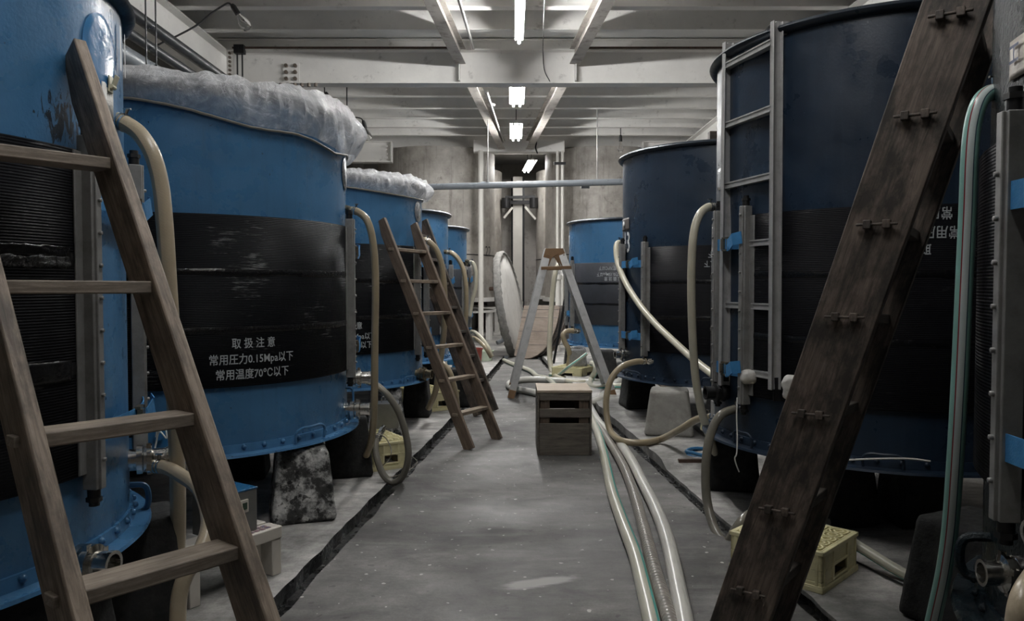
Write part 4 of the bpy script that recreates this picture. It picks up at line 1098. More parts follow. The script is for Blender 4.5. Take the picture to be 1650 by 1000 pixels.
# ------------------------------------------------------------------ boxes, stool, pumps and buckets
stl = thing('step_stool', 'low off-white plastic stool of two slats under the blue topped box', 'stool', (0, 0, 0), 0)
pa, pb = FL(437, 923), FL(305, 975); e = (pa-pb); ang = math.atan2(e.y, e.x); Ls = e.length+.06
stl.location = pb; stl.rotation_euler = (0, 0, ang)
hS = .235
for k, yy in enumerate((0.0, .115)):
    mb = MB(); mb.box((Ls/2-.03, yy, hS-.03), (Ls, .095, .06)); sl_ = mb.build('slat', M_BEIGE, stl, bevel=.006)
    for xx in (0, Ls-.06):
        mb = MB(); mb.box((xx, yy, (hS-.06)/2), (.055, .085, hS-.06)); mb.build('leg', M_BEIGE, stl, bevel=.005)
    if k == 0:
        mb = MB()
        for i in range(4):
            for j in range(2): mb.box((Ls-.19+i*.032, yy-.018+j*.03, hS+.001), (.024, .022, .002))
        mb.build('sticker', surf('coloured_sticker', S(120, 90, 96), .5, 0, .5, 60, dirt=(S(50, 90, 130), .8, 40)), stl)
def control_box(c, ang, w, d, h, label, lidmat, name='control_box', panel=True):
    r = thing(name, label, 'box', tuple(c), ang, None)
    mb = MB(); mb.box((0, 0, h/2), (w, d, h)); mb.build('casing', M_BOX, r, bevel=.004)
    mb = MB(); mb.box((0, 0, h+.003), (w+.006, d+.006, .008)); mb.build('cover', lidmat, r, bevel=.002)
    mb = MB(); mb.tube(catmull([(-.04, 0, h), (-.04, 0, h+.045), (-.02, 0, h+.055), (.02, 0, h+.055), (.04, 0, h+.045), (.04, 0, h)], 4), .005, 8); mb.build('carry_handle', M_STEEL, r)
    if panel:
        mb = MB(); mb.box((w*.12, -d/2-.005, h*.66), (.045, .012, .06)); s = mb.build('switch', M_BEIGE, r, bevel=.002)
        mb = MB(); mb.box((w*.12, -d/2-.013, h*.67), (.022, .005, .03)); mb.build('display', surf('dark_display', S(40, 60, 46), .3), s)
        mb = MB(); mb.box((-w*.1, -d/2-.002, h*.25), (.07, .003, .07)); s = mb.build('sticker', M_PAPER, r)
        mb = MB()
        for k in range(5): mb.box((-w*.1, -d/2-.004, h*.25+.024-k*.011), (.052 if k % 2 else .04, .002, .0035))
        mb.build('printed_lines', M_DKMETAL, s)
    return r
q = Vector((math.cos(ang), math.sin(ang), 0)); nq = Vector((-math.sin(ang), math.cos(ang), 0))
cb = pb+q*(Ls*.52)+nq*.10; cb.z = hS
control_box(cb, ang, .21, .2, .2, 'steel control box with blue top on the low stool by the nearest blue tank', M_BLUEP)
c = FL(618, 735); c = c+Vector((0, .16, 0)); c.z = .216
control_box((c.x, c.y, .212), .15, .2, .18, .20, 'bare steel box with loop handle on the cream crate near the hose loop', M_BOX, panel=False)
mt = thing('pump_motor', 'blue pump motor on the cream crate behind the brown ladder', 'motor', tuple(C3.location+Vector((-.08, -.02, .213))))
mb = MB(); mb.rbox((0, 0, .12), (.13, .16, .24), .02, 4); mb.build('motor_body', M_BLUEP, mt)
mb = MB()
for k in range(6): mb.box((0, -.082, .05+k*.028), (.11, .012, .008))
mb.build('cooling_fin', M_BLUEP, mt); mb = MB(); mb.box((0, 0, .25), (.08, .1, .03)); mb.build('terminal_box', M_BLACK, mt)
bb = thing('bagged_box', 'steel box wrapped in clear plastic on the cream crate beyond the stepladder', 'box', tuple(C4.location+Vector((.03, 0, .175))), .1)
mb = MB(); mb.box((0, 0, .12), (.24, .2, .24)); mb.build('casing', M_GALV, bb, bevel=.006)
mb = MB(); mb.rbox((0, 0, .14), (.28, .24, .30), .03, 9, .05, .018, 4); mb.build('plastic_wrap', M_FILMC, bb, sharp=3)
pbx = thing('pump_box', 'grey steel pump box with black wheel beside the navy tank with ladder', 'pump', tuple(FL(1158, 705, .33)), 0)
pbx.location = AT(1160, 690, 5.35); 
mb = MB(); mb.box((0, 0, .09), (.10, .12, .2)); mb.build('casing', M_GALV, pbx, bevel=.004)
mb = MB(); mb.cyl((.0, -.062, .03), (.0, -.07, .03), .02, n=16); mb.build('port', M_BLACK, pbx)
mb = MB(); mb.box((0, 0, -.2), (.05, .06, .4)); mb.build('stand', M_DKMETAL, pbx)
ck = AT(1141, 688, 5.5); mb = MB(); mb.rbox((0, 0, 0), (.10, .07, .06), .02, 5, 0, .012, 3); o = mb.build('rubber_glove', M_YEL); o.location = ck; tag(o, 'crumpled pale yellow glove beside the grey pump box', 'glove')
def bucket(px, py, r0, r1, h, mat, label, name='bucket', z=0):
    p = FL(px, py); t = thing(name, label, 'bucket', (p.x, p.y+r1, z))
    mb = MB(); mb.lathe([(0, .01), (r0, 0), (r1, h), (r1+.012, h), (r1+.012, h-.02), (r1-.006, h-.02), (r1-.01, h), (r0-.01, .015), (0, .015)], 28); mb.build('bucket_wall', mat, t)
    return t
bucket(762, 590, .13, .16, .3, M_REDP, 'red plastic bucket behind the black ladder foot')
b = bucket(779, 582, .15, .18, .19, M_GREENP, 'pale green round basket beside the red bucket', 'basket')
vp = thing('blue_valve', 'small blue valve above the red bucket at the far left tank', 'valve', tuple(AT(756, 540, 11.6)))
mb = MB(); mb.rbox((0, 0, 0), (.09, .09, .12), .03, 4); mb.build('valve_body', M_BLUEP, vp)
mb = MB(); mb.cyl((0, 0, .06), (0, 0, .1), .01, n=8); mb.cyl((0, 0, .1), (0, 0, .115), .045, n=16); mb.build('hand_wheel', M_BLUEP, vp)
mb = MB(); mb.cyl((0, 0, -.06), (0, 0, -.45), .02, n=10); mb.build('pipe_stem', M_STEEL, vp)
# small chain pump behind brown ladder (blue clutter)
cl = thing('blue_pump', 'blue pump with round housing beside the far ladder foot', 'pump', tuple(FL(738, 614)+Vector((0, .2, .2))))
mb = MB(); mb.cyl((0, -.06, .07), (0, .06, .07), .075, n=20); mb.box((0, 0, .0), (.2, .1, .03)); mb.build('pump_housing', M_BLUEP, cl); mb = MB(); mb.box((-.12, 0, .12), (.1, .1, .2)); mb.build('motor_body', M_BLUEP, cl, bevel=.01)
# coil of blue hose under navy tank
p = FL(1140, 748); t = thing('hose_coil', 'coil of blue hose on the floor by the dark block', 'hose coil', (p.x+.05, p.y+.15, .0))
mb = MB(); P = []
for i in range(90):
    a = i*2*PI/30; rr = .17+.01*math.sin(i*.7); P.append((rr*math.cos(a), rr*.8*math.sin(a), .02+.024*(i//30)+.004*math.sin(i)))
mb.tube(P, .014, 8); mb.build('coil', surf('blue_hose', S(60, 120, 165), .35, 0, .1, 8), t)

# ------------------------------------------------------------------ hoses
HG = 'transparent and cream hoses'
def hose(pts, r, mat, label, ends=('', ''), sub=10, n=14):
    P = [Vector(p) for p in pts]; root = thing('hose', label, 'hose', tuple(P[0]), 0, HG); o = P[0]
    C = catmull([p-o for p in P], sub)
    mb = MB(); mb.tube(C, r, n); mb.build('hose_line', mat, root, sharp=3)
    for e, (i0, i1) in zip(ends, ((0, 2), (-1, -3))):
        if not e: continue
        p0, p1 = C[i0], C[i1]; d = (p1-p0).normalized()
        mb = MB(); mb.cyl(p0-d*.055, p0-d*.02, r*1.05, n=6); mb.cyl(p0-d*.02, p0+d*.01, r*.85, n=14); mb.cyl(p0-d*.075, p0-d*.05, r*.8, n=12)
        if e == 'elbow': mb.cyl(p0-d*.06, p0-d*.06+Vector((0, 0, -.09)), r*.75, n=12); mb.cyl(p0-d*.06+Vector((0, 0, -.05)), p0-d*.06+Vector((0, 0, -.07)), r*1.05, n=6)
        mb.build('coupling', M_BRASS if e != 'steel' else M_STEEL, root)
        mb = MB()
        for s in (.02, .036): mb.cyl(p0+d*(s-.005), p0+d*(s+.005), r*1.10, n=18)
        x, y = frame_of(d); up = Vector((0, 0, 1)); up = (up-d*up.dot(d)).normalized() if abs(d.z) < .95 else x
        mb.cyl(p0+d*.028+up*r*1.15, p0+d*.028+up*(r*1.15+.018), .008, n=8); mb.box(tuple(p0+d*.028+up*(r*1.1+.02)), (.028, .01, .006))
        mb.build('hose_clamp', M_STEEL, root)
    return root
hose([AT(188, 193, 2.98), AT(205, 201, 2.97), AT(226, 217, 2.96), AT(246, 250, 2.95), AT(259, 300, 2.95), AT(266, 370, 2.95), AT(271, 450, 2.96), AT(276, 530, 2.98), AT(281, 640, 3.05), AT(286, 760, 3.15), AT(287, 850, 3.22), AT(285, 905, 3.25)], .031, H_BRAID, 'thick braided beige hose curving down from the top of the nearest blue tank', ('steel', ''))
hose([AT(247, 750, 3.12), AT(268, 753, 3.1), AT(292, 766, 3.05), AT(322, 790, 2.9), AT(336, 840, 2.75), AT(322, 890, 2.65), AT(300, 925, 2.6), AT(289, 960, 2.58), AT(286, 1010, 2.56), AT(284, 1080, 2.54)], .027, H_BRAID, 'braided hose from the capped valve of the nearest blue tank, passing under its lowest rung', ('steel', ''))
hose([AT(566, 338, 5.3), AT(578, 342, 5.28), AT(592, 356, 5.26), AT(601, 390, 5.25), AT(605, 450, 5.25), AT(604, 550, 5.26), AT(603, 650, 5.3), AT(599, 705, 5.4), AT(590, 733, 5.6)], .025, H_AGED, 'aged beige hose hanging straight from the lettered blue tank rail', ('elbow', ''))
hose([AT(588, 612, 5.42), AT(606, 620, 5.4), AT(626, 638, 5.38), AT(643, 665, 5.37), AT(654, 700, 5.37), AT(658, 735, 5.38), AT(650, 765, 5.42), AT(634, 777, 5.44), AT(618, 765, 5.46), AT(608, 740, 5.5), AT(605, 715, 5.55), AT(612, 700, 5.6)], .024, H_GREY, 'greyish clear hose looping down into the gutter beside the steel box crate', ('steel', 'steel'))
hose([AT(683, 386, 7.6), AT(692, 390, 7.6), AT(704, 404, 7.6), AT(712, 430, 7.6), AT(716, 470, 7.62), AT(716, 520, 7.65), AT(712, 565, 7.7), AT(706, 600, 7.75), AT(702, 630, 7.8), AT(690, 658, 7.9)], .03, H_AGED, 'beige hose arching off the third blue tank behind the brown ladder', ('elbow', ''))
hose([AT(700, 580, 7.9), AT(712, 584, 7.85), AT(724, 598, 7.8), AT(732, 622, 7.8), AT(736, 645, 7.85), AT(737, 658, 7.9)], .027, H_AGED, 'short beige hose bending to the floor between the rungs of the brown ladder', ('', ''))
hose([AT(720, 406, 9.75), AT(729, 408, 9.74), AT(739, 418, 9.73), AT(747, 436, 9.72), AT(751, 465, 9.72), AT(751, 505, 9.75), AT(748, 540, 9.8), AT(744, 570, 9.9)], .03, H_AGED, 'beige hose hanging from the uncovered fourth blue tank', ('elbow', ''))
hose([AT(757, 422, 11.9), AT(763, 425, 11.88), AT(767, 440, 11.86), AT(766, 465, 11.86), AT(761, 485, 11.88), AT(757, 510, 11.9)], .03, H_CREAM, 'short pale hose at the far end tank of the left row', ('elbow', ''))
hose([AT(757, 540, 11.58), AT(760, 534, 11.4), AT(768, 537, 11.2), AT(778, 547, 11.0), AT(787, 560, 10.9), AT(793, 574, 10.9)], .027, H_CREAM, 'upper of two pale hoses arching out over the pale green basket', ('', ''))
hose([AT(756, 544, 11.58), AT(759, 543, 11.4), AT(766, 545, 11.1), AT(776, 553, 10.9), AT(784, 563, 10.8), AT(791, 575, 10.85)], .027, H_AGED, 'lower of two pale hoses arching out over the pale green basket', ('', ''))
hose([AT(905, 424, 12.2), AT(898, 430, 12.15), AT(893, 450, 12.1), AT(889, 490, 12.1), AT(886, 540, 12.0), AT(886, 580, 11.9), FL(892, 602, .05), FL(905, 611, .04), FL(925, 616, .04), FL(950, 616, .04)], .04, H_CREAM, 'thick cream hose hanging behind the stepladder from the far bright blue tank', ('elbow', ''))
hose([AT(927, 533, 11.7), AT(916, 533, 11.65), AT(908, 538, 11.6), AT(909, 548, 11.6), AT(916, 562, 11.6), AT(918, 575, 11.65), AT(915, 595, 11.7)], .04, H_AGED, 'beige hose bending back under the far bright blue tank', ('steel', ''))
hose([FL(812, 580, .035), FL(826, 586, .035), FL(842, 592, .035), FL(856, 598, .035), FL(866, 606, .035), FL(880, 609, .06), FL(892, 618, .035), FL(900, 632, .035)], .035, H_GSTR, 'green striped hose lying on the floor near the leaning plank lids', ('', ''))
hose([FL(953, 617, .04), FL(925, 614, .04), FL(895, 613, .04), FL(860, 611, .04), FL(832, 613, .04), FL(820, 619, .04), FL(828, 626, .04), FL(850, 630, .04), FL(880, 637, .04), FL(920, 646, .04), FL(955, 648, .04), FL(975, 634, .05), FL(990, 620, .08), FL(1006, 608, .10), FL(1030, 600, .10)], .045, H_WHITE, 'thick white hose doubling back on the floor behind the wooden crate', ('', ''))
hose([AT(953, 585, 11.0), AT(959, 587, 10.9), AT(960, 596, 10.8), FL(953, 610, .06), FL(951, 619, .05), FL(960, 624, .05), FL(985, 622, .08), FL(1010, 622, .09)], .04, H_GSTR, 'green striped hose dropping from the bagged box to the floor', ('', ''))
hose([AT(945, 570, 11.3), AT(932, 580, 11.2), AT(915, 592, 11.0), FL(900, 603, .06), FL(885, 603, .05)], .026, H_GSTR, 'thin green striped hose running down left from the bagged box', ('', ''))
hose([AT(1001, 391, 8.2), AT(995, 392, 8.15), AT(993, 402, 8.1), AT(996, 425, 8.0), AT(1008, 455, 7.8), AT(1030, 490, 7.45), AT(1055, 520, 7.1), AT(1085, 549, 6.7), AT(1118, 579, 6.2), AT(1150, 604, 5.7), AT(1175, 622, 5.4)], .03, H_CREAM, 'cream hose slanting down across the navy tank numbered 13', ('elbow', ''))
hose([AT(1040, 582, 7.15), AT(1022, 583, 7.1), AT(1000, 592, 7.05), AT(984, 612, 7.0), AT(977, 642, 6.95), AT(978, 672, 6.9), AT(985, 697, 6.8), FL(1003, 710, .085), FL(1035, 713, .085), FL(1065, 707, .09), AT(1095, 692, 6.1), AT(1122, 676, 5.8), AT(1146, 671, 5.55)], .028, H_AGED, 'beige hose making a wide loop to the floor from the navy tank numbered 13', ('steel', 'steel'))
hose([AT(1150, 333, 5.18), AT(1140, 334, 5.15), AT(1128, 345, 5.1), AT(1119, 370, 5.07), AT(1115, 410, 5.05), AT(1114, 470, 5.05), AT(1116, 540, 5.07), AT(1120, 600, 5.1), AT(1126, 640, 5.13), AT(1134, 675, 5.16), AT(1146, 710, 5.2), AT(1152, 730, 5.25)], .027, H_CREAM, 'cream hose hanging from the top of the rail left of the metal ladder', ('elbow', ''))
hose([AT(1192, 659, 4.62), AT(1180, 660, 4.6), AT(1162, 668, 4.57), AT(1149, 688, 4.55), AT(1140, 722, 4.52), AT(1137, 765, 4.5), AT(1139, 805, 4.48), AT(1148, 842, 4.4), AT(1160, 866, 4.3), AT(1172, 872, 4.24), AT(1182, 858, 4.2), AT(1195, 840, 4.2), AT(1212, 826, 4.25), AT(1235, 822, 4.3)], .026, H_GREY, 'grey clear hose drooping from the navy tank to the cream crate', ('steel', ''))
fh = .036
hose([FL(945, 655, fh), FL(955, 676, fh), FL(966, 705, fh), FL(976, 745, fh), FL(986, 790, fh), FL(1003, 840, fh), FL(1023, 892, fh), FL(1037, 945, fh), FL(1050, 1000, fh), FL(1062, 1060, fh)], fh, H_GSTR, 'green striped hose on the floor, nearest the aisle middle of three', ('', ''), n=20)
hose([FL(950, 655, fh), FL(962, 680, fh), FL(984, 715, fh), FL(1004, 750, fh), FL(1020, 790, fh), FL(1033, 835, fh), FL(1045, 880, fh), FL(1058, 930, fh), FL(1075, 985, fh), FL(1092, 1045, fh)], .034, H_RIB, 'grey brown ribbed hose, the middle of three on the aisle floor', ('', ''), n=20)
hose([FL(948, 650, .04), FL(965, 680, .04), FL(992, 706, .04), FL(1015, 738, .04), FL(1036, 778, .04), FL(1058, 822, .04), FL(1075, 868, .04), FL(1086, 915, .04), FL(1094, 955, .04), FL(1103, 1000, .04), FL(1112, 1060, .04)], .038, H_WHITE, 'thick white hose on the aisle floor, nearest the right gutter of three', ('', ''), n=20)
hose([AT(1608, 150, 2.30), AT(1594, 150, 2.26), AT(1578, 166, 2.24), AT(1567, 205, 2.23), AT(1562, 260, 2.22), AT(1559, 340, 2.22), AT(1554, 450, 2.22), AT(1549, 560, 2.22), AT(1544, 660, 2.23), AT(1538, 760, 2.26), AT(1531, 850, 2.31), AT(1521, 920, 2.36), AT(1508, 980, 2.42), AT(1494, 1040, 2.48)], .023, H_TEAL, 'teal braided hose with pale and red stripes hanging at the right edge', ('elbow', ''), n=24)
hose([AT(1316, 848, 3.95), AT(1330, 852, 3.92), AT(1360, 866, 3.85), AT(1400, 890, 3.75), AT(1440, 915, 3.65), AT(1480, 937, 3.56), FL(1515, 954, .03), FL(1560, 968, .03)], .026, H_GSTR, 'white hose with green stripe running from behind the ladder to the right edge tank', ('steel', ''), n=20)
hose([AT(1668, 930, 1.75), AT(1652, 955, 1.72), AT(1643, 985, 1.7), AT(1638, 1030, 1.7)], .026, H_BRAID, 'braided beige hose just entering the bottom right corner', ('', ''), n=20)
# pump body hidden behind the ladder that the striped hose leaves
pm = thing('transfer_pump', 'dark pump standing behind the blackened ladder beside the cream crate', 'pump', tuple(FL(1296, 905)))
pm.location = (AT(1296, 850, 4.05).x, 4.05, 0)
mb = MB(); mb.rbox((0, 0, .12), (.13, .2, .24), .03, 4); mb.build('pump_housing', M_DKMETAL, pm); mb = MB(); mb.cyl((.05, 0, AT(1316, 848, 3.95).z), (.1, -.06, AT(1316, 848, 3.95).z), .03, n=12); mb.build('outlet', M_STEEL, pm)
# strings and thin cables
def cord(pts, r, mat, label, name='cord'):
    P = [Vector(p) for p in pts]; mb = MB(); mb.tube(catmull(P, 6), r, 6); o = mb.build(name, mat, own_origin=True); return tag(o, label, 'cord')
cord([AT(1188, 640, 4.42), AT(1187, 670, 4.41), AT(1188, 705, 4.40), AT(1187, 730, 4.38), AT(1184, 738, 4.38), AT(1187, 750, 4.38), AT(1191, 760, 4.38)], .004, M_PAPER, 'white string dangling below the metal ladder from the navy tank')
cord([FL(1370, 900, .01), FL(1395, 912, .01), FL(1430, 930, .01), FL(1470, 948, .01), FL(1500, 955, .01)], .005, M_BLACK, 'black cable on the floor beneath the green striped hose')
cord([AT(613, 700, 5.58), AT(622, 706, 5.55), AT(630, 722, 5.5), AT(628, 738, 5.48), FL(612, 756, .0), FL(625, 768, .01), FL(650, 762, .0), FL(672, 745, .0), FL(660, 732, .01)], .004, H_GREY, 'thin grey cable curling from the steel box over the gutter')

# ------------------------------------------------------------------ far end: silos, posts, pipes, lids
def silo(cx, cy, R, label, num=None, npx=None):
    t = thing('silo', label, 'silo', (cx, cy, 0), 0, 'tall stained silos at the aisle end')
    mb = MB(); n = 96; z0, z1 = 1.07, ZT-.05
    for i in range(n+1):
        a = 2*PI*i/n
        for z in (z0, z1): mb.uv[len(mb.v)] = (a*R, z); mb.v.append(Vector((R*math.cos(a), R*math.sin(a), z)))
    mb.f = [(2*i, 2*i+2, 2*i+3, 2*i+1) for i in range(n)]
    mb.build('shell', M_SILO, t)
    mb = MB(); mb.lathe([(R+.004, 2.12), (R+.012, 2.125), (R+.012, 2.14), (R+.004, 2.145)], 64); mb.build('seam', M_DKMETAL, t)
    fr = MB(); 
    for z, w in ((1.02, .1), (.72, .05)): fr.lathe([(R-.05, z-w/2), (R+.06, z-w/2), (R+.06, z+w/2), (R-.05, z+w/2)], 64, closed=True)
    fr.build('base_ring', M_WHITEBEAM, t)
    for k in range(8):
        a = PI/8+k*PI/4; mb = MB(); c = on(None, a, R-.02, .36); mb.box((0, 0, 0), (.12, .14, .72), Matrix.Translation(c) @ Matrix.Rotation(a, 4, 'Z')); mb.build('leg', M_WHITEBEAM, t)
    if num:
        T = blank(cx, cy, R); p, a = hit(T, *npx)
        vs, fs = text_mesh(num, .36, .0); mb = MB(); mb.add([on(None, a+v.x*.8/R, R+.01, p.z+v.y-.13) for v in vs], fs); mb.build('number', M_BLACK, t, smooth=False)
        aa = hit(T, npx[0]+3, 465)[1]; zz = hit(T, npx[0], 465)[0].z
        mb = MB(); mb.cyl(on(None, aa, R-.02, zz), on(None, aa, R+.12, zz), .05, n=12); mb.build('drain_stub', M_RUST, t)
    return t
silo(-1.95, 20.2, 1.5, 'tall stained silo marked 22 behind the left white post', '22', (786, 404))
silo(2.36, 20.2, 1.5, 'tall stained silo marked 13 behind the stepladder', '13', (894, 408))
silo(-1.80, 23.35, 1.5, 'narrow visible silo edge deeper back on the left of the white column')
silo(2.22, 23.35, 1.5, 'narrow visible silo edge deeper back on the right of the white column')
mb = MB(); p = AT(775, 550, 18.4); mb.cyl((p.x, 18.4, 0.0), (p.x, 18.4, 4.55), .062, n=20)
tag(mb.build('post_pipe', M_PIPEW, own_origin=True), 'white vertical pipe post under the left end of the lintel', 'pipe')
for px, t in ((898, 'left conduit of the pair under the right lintel end'), (906, 'right conduit of the pair under the right lintel end')):
    mb = MB(); p = AT(px, 400, 18.4); mb.cyl((p.x, 18.4, 0.0), (p.x, 18.4, 4.55), .036, n=14); o = mb.build('conduit', M_PIPEW, own_origin=True); tag(o, 'white '+t, 'conduit')
mb = MB(); p = AT(902, 263, 18.35); mb.box((p.x, 18.36, p.z), (.28, .05, .06)); tag(mb.build('pipe_clip', M_DKMETAL, own_origin=True), 'small dark clip holding the paired white conduits', 'clip')
hp = thing('overhead_pipe', 'long grey pipe slung across the aisle end', 'pipe', tuple(AT(685, 299, 15.0)))
h0 = hp.location.copy()
a_, b_ = AT(660, 302, 15.2)-h0, AT(1035, 292, 14.8)-h0
mb = MB(); mb.cyl(a_, b_, .062, n=24); mb.build('pipe_run', M_PIPEG, hp)
for px in (782, 943): mb = MB(); c = AT(px, 298, 15.08)-h0; mb.cyl(c-Vector((.08, 0, 0)), c+Vector((.08, 0, 0)), .067, n=20); mb.build('pipe_joint', M_PIPEG, hp)
for px in (786, 962):
    c = AT(px, 297, 15.05)-h0; mb = MB(); mb.cyl(c, c+Vector((0, 0, ZT-h0.z)), .009, n=8); mb.cyl(c+Vector((0, 0, .05)), c+Vector((0, 0, .1)), .03, n=8); mb.build('hanger_rod', M_GALV, hp)
# round cloth covered lid on edge
ld = thing('covered_lid', 'large round lid wrapped in pale cloth leaning on edge at the aisle end', 'lid')
cc = AT(822, 494, 15.6); nrm = Vector((.965, -.17, .165)).normalized()
ld.matrix_world = Matrix.Translation(cc) @ nrm.to_track_quat('Z', 'Y').to_matrix().to_4x4()
mb = MB(); Rl = 1.12
mb.lathe([(0, .045), (Rl*.55, .05), (Rl*.93, .045), (Rl*.97, .02)], 64); mb.build('cloth_face', M_CLOTH, ld)
mb = MB(); n, m = 120, 10
for i in range(n):
    a = 2*PI*i/n
    for j in range(m):
        t = 2*PI*j/m; f = .06+.02*noise.noise(Vector((a*9, t, 0)))+.018*noise.noise(Vector((a*24, t*2, 3)))
        r = Rl*.97+f*.7*math.cos(t); mb.v.append(Vector((r*math.cos(a), r*math.sin(a), f*1.3*math.sin(t))))
for i in range(n):
    k = (i+1) % n
    for j in range(m): mb.f.append((i*m+j, k*m+j, k*m+(j+1) % m, i*m+(j+1) % m))
mb.build('gathered_hem', M_CLOTHG, ld, sharp=3); mb = MB(); mb.lathe([(0, -.05), (Rl*.97, -.05)], 48); mb.build('underside', M_CLOTHG, ld)
# leaning half-round plank lids
def plank_lid(off, mat, label, s=1.0):
    r = thing('plank_lid', label, 'wooden lid', group='leaning plank lids')
    bl = FL(828, 578)+off; ex = Vector((.97, -.24, 0)).normalized(); up = Vector((.10, .40, .92)).normalized()
    y = up.cross(ex).normalized(); up = ex.cross(y)*-1 if ex.cross(y).z < 0 else ex.cross(y)
    M = Matrix((ex, up, ex.cross(up))).transposed().to_4x4(); M.translation = bl; r.matrix_world = M
    arc = [(.20*s, .0)]+[(.20*s+.60*s*math.sin(t*PI/2/8)**.9, 1.05*s*(1-math.cos(t*PI/2/8))) for t in range(1, 9)]
    top = 1.08*s; mb = MB()
    mb.prism([(0, .06)]+arc+[(.76*s, top), (.10, top)], -.022, .022); mb.build('board', mat, r, bevel=.004)
    mb = MB()
    for yy in (.28, .55, .83, 1.0): mb.box((.42*s, yy*s, .023), (.72*s, .006, .003))
    o = mb.build('plank_joint', M_DKMETAL, r)
    return r
plank_lid(Vector((0, 0, 0)), M_LID, 'front pale plank lid of the leaning stack at the aisle end')
for k in range(1, 4): plank_lid(Vector((.075*k, .085*k, 0)), M_LIDD if k < 3 else M_LID, ('second plank lid, dark edged, just behind the front one', 'third plank lid deeper in the leaning stack', 'rearmost plank lid whose corner shows above the stack')[k-1])
# capped standpipe and leaning rod
spp = thing('stand_pipe', 'white standpipe with a bagged elbow behind the stepladder', 'pipe', tuple(FL(899, 566)))
mb = MB(); mb.cyl((0, 0, 0), (0, 0, 1.5), .055, n=18); mb.cyl((0, 0, 1.5), (0, 0, 1.6), .085, n=18); mb.build('upright', M_PIPEW, spp)
mb = MB(); mb.rbox((.02, 0, 1.68), (.26, .2, .2), .08, 6, 0, .02, 2); mb.build('plastic_bag', M_FILMC, spp, sharp=3)
mb = MB(); mb.cyl(FL(891, 590), AT(914, 460, 13.3), .022, n=10); tag(mb.build('rod', M_BLACK, own_origin=True), 'black rod leaning between the standpipe and the far bright blue tank', 'rod')
mb = MB(); p = FL(810, 552); mb.tube(catmull([(p.x-.08, 18.0, 1.1), (p.x-.06, 18.0, .9), (p.x+.02, 17.9, .8), (p.x+.04, 17.9, .5), (p.x+.03, 17.9, .15), (p.x-.12, 17.8, .06)], 6), .05, 12); tag(mb.build('drain_pipe', M_PIPEG, own_origin=True), 'grey bent drain pipe at the foot of the left silo', 'pipe')

# ------------------------------------------------------------------ overhead services
def pipe_run(p0, p1, r, label, mat=M_PIPED):
    mb = MB(); mb.cyl(p0, p1, r, n=16); return tag(mb.build('service_pipe', mat, own_origin=True), label, 'pipe')
for i, (px, py, r, t) in enumerate(((276, 66, .06, 'upper dark pipe running along the left girder'), (276, 98, .05, 'lower dark pipe running along the left girder'))):
    q = AT(px, py, 8.2); x = q.x; pipe_run((x, 2.0, q.z), (x, 16, q.z), r, t)
q = AT(236, 92, 7.4); pipe_run((q.x-.1, 2, q.z-.05), (q.x-.1, 10.8, q.z-.05), .09, 'thick pale duct pipe lowest along the left girder', M_PIPEG)
for px, t in ((236, 'thin hanger rod nearer the tank for the left service pipes'), (252, 'second thin hanger rod carrying the left service pipes')):
    q = AT(px, 108, 6.6); mb = MB(); mb.cyl((q.x, q.y, q.z), (q.x, q.y, ZD), .007, n=8); mb.box((q.x, q.y, q.z), (.03, .03, .03)); tag(mb.build('hanger_rod', M_PIPED, own_origin=True), t, 'rod')
for px, t in ((383, 'left thin rod clamped on the cross beam flange'), (391, 'right thin rod clamped on the cross beam flange')):
    q = AT(px, 150, 11.2); mb = MB(); mb.cyl((q.x, q.y, q.z), (q.x, q.y, ZT), .012, n=8); mb.box((q.x, q.y, ZT-.02), (.07, .1, .12)); tag(mb.build('hanger_rod', M_DKMETAL, own_origin=True), t, 'rod')
pts = [AT(739, -20, 7.0), AT(750, 25, 8.8), AT(757, 55, 10.2), AT(762, 76, 11.1)]
pipe_run(AT(738, -5, 7.9), AT(763, 78, 11.15), .018, 'slim conduit beside the left aisle beam before the cross beam', M_GALV)
pipe_run(AT(784, 148, 12.3), AT(811, 228, 18.0), .022, 'slim conduit along the left aisle beam beyond the cross beam', M_GALV)
c = AT(792, 171, 13.5); mb = MB(); mb.lathe([(0, 0), (.06, 0), (.07, .03), (.03, .05), (0, .05)], 20); o = mb.build('smoke_detector', M_PIPEW); o.location = c; tag(o, 'small round white detector on the far conduit', 'detector')
cord([AT(878, -5, 7.9), AT(876, 40, 9.5), AT(875, 80, 11.1), AT(877, 112, 11.2), AT(886, 131, 11.2)], .006, M_DKMETAL, 'thin black wire down the middle of the white cross beam')
cord([AT(857, 222, 18.3), AT(864, 228, 18.3), AT(863, 238, 18.3), AT(866, 247, 18.35)], .02, M_BLACK, 'black cable hooked over the end lintel')
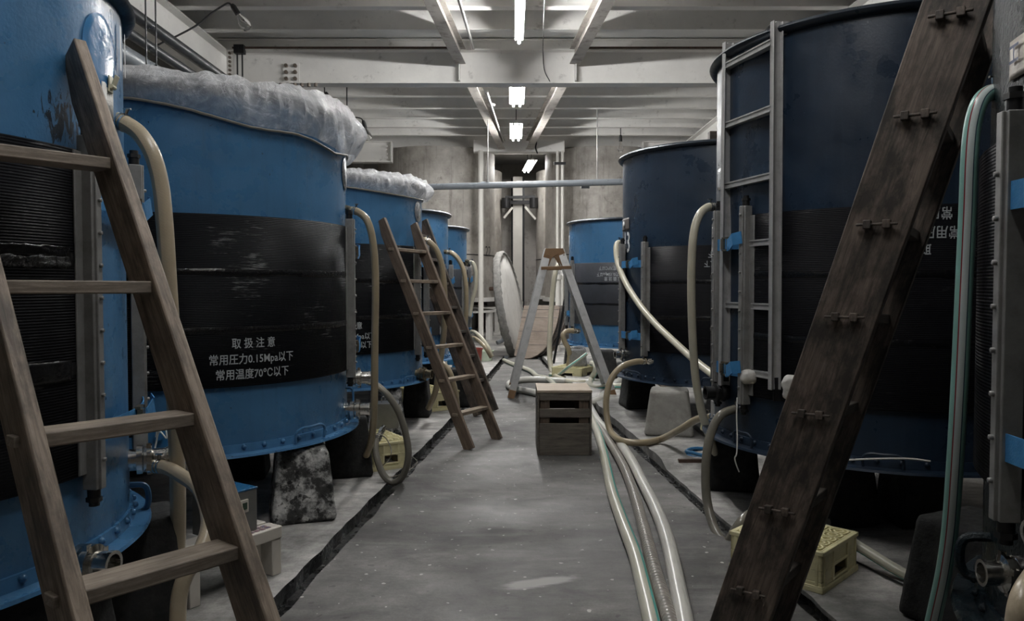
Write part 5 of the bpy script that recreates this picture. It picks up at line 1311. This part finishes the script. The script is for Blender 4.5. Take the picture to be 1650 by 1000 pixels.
def bulb(pts, label, tip, up=None, s=1.0):
    """bare bulb: cable points, then the bulb axis towards tip"""
    P = [Vector(p) for p in pts]
    if up: P = [Vector((P[0].x, P[0].y, ZD))]+P
    r = thing('bare_bulb', label, 'light bulb', tuple(P[-1]), 0, 'bare hanging bulbs'); o = P[-1]
    mb = MB(); mb.tube(catmull([p-o for p in P], 6), .008*s, 6); mb.build('cable', M_BLACK, r)
    d = (Vector(tip)-o).normalized(); M = d.to_track_quat('Z', 'Y').to_matrix().to_4x4()
    mb = MB(); mb.lathe([(0, -.03), (.016*s, -.03), (.024*s, 0), (.024*s, .07*s), (0, .07*s)], 14, M=M); mb.build('socket', M_BLACK, r)
    mb = MB(); mb.lathe([(.016*s, .07*s), (.02*s, .09*s), (.045*s, .15*s), (.048*s, .18*s), (.036*s, .215*s), (0, .232*s)], 18, M=M); mb.build('bulb', M_GLASS, r)
    return r
bulb([AT(255, 72, 8.0), AT(285, 58, 8.2), AT(318, 40, 8.4), AT(340, 22, 8.6), AT(358, 10, 8.8), AT(368, 5, 8.9), AT(376, 11, 8.9)], 'bare bulb on a looping black wire at the top left near the girder', AT(395, 40, 8.9), s=1.35)
bulb([AT(523, 148, 13.2), AT(526, 151, 13.2)], 'bare bulb peeping under the cross beam above the plastic cover', AT(534, 168, 13.2), True, s=1.35)
bulb([AT(560, 190, 12.6), AT(572, 189, 12.6), AT(582, 191, 12.6), AT(586, 197, 12.6)], 'bare bulb hanging right of the plastic covered tank', AT(591, 214, 12.6), True, s=1.35)
bulb([AT(1000, 209, 16.9), AT(1000, 216, 16.9), AT(1000, 220, 16.9)], 'bare bulb hanging above the far right silo', AT(1000, 234, 16.9), True, s=1.5)
bulb([AT(1370, 18, 6.5), AT(1330, 24, 6.3), AT(1290, 33, 6.1), AT(1255, 40, 5.9), AT(1240, 48, 5.9)], 'bare bulb behind the top of the metal ladder', AT(1228, 70, 5.9), s=1.2)
# folded block of wood on the navy tank rim
c = AT(1149, 229, 7.25); mb = MB(); mb.box((0, 0, 0), (.14, .08, .08)); o = mb.build('wood_block', M_LIDD, bevel=.004); o.location = (c.x+.03, c.y, 2.775); tag(o, 'small dark wood block sitting on the rim of tank 13', 'wood block')
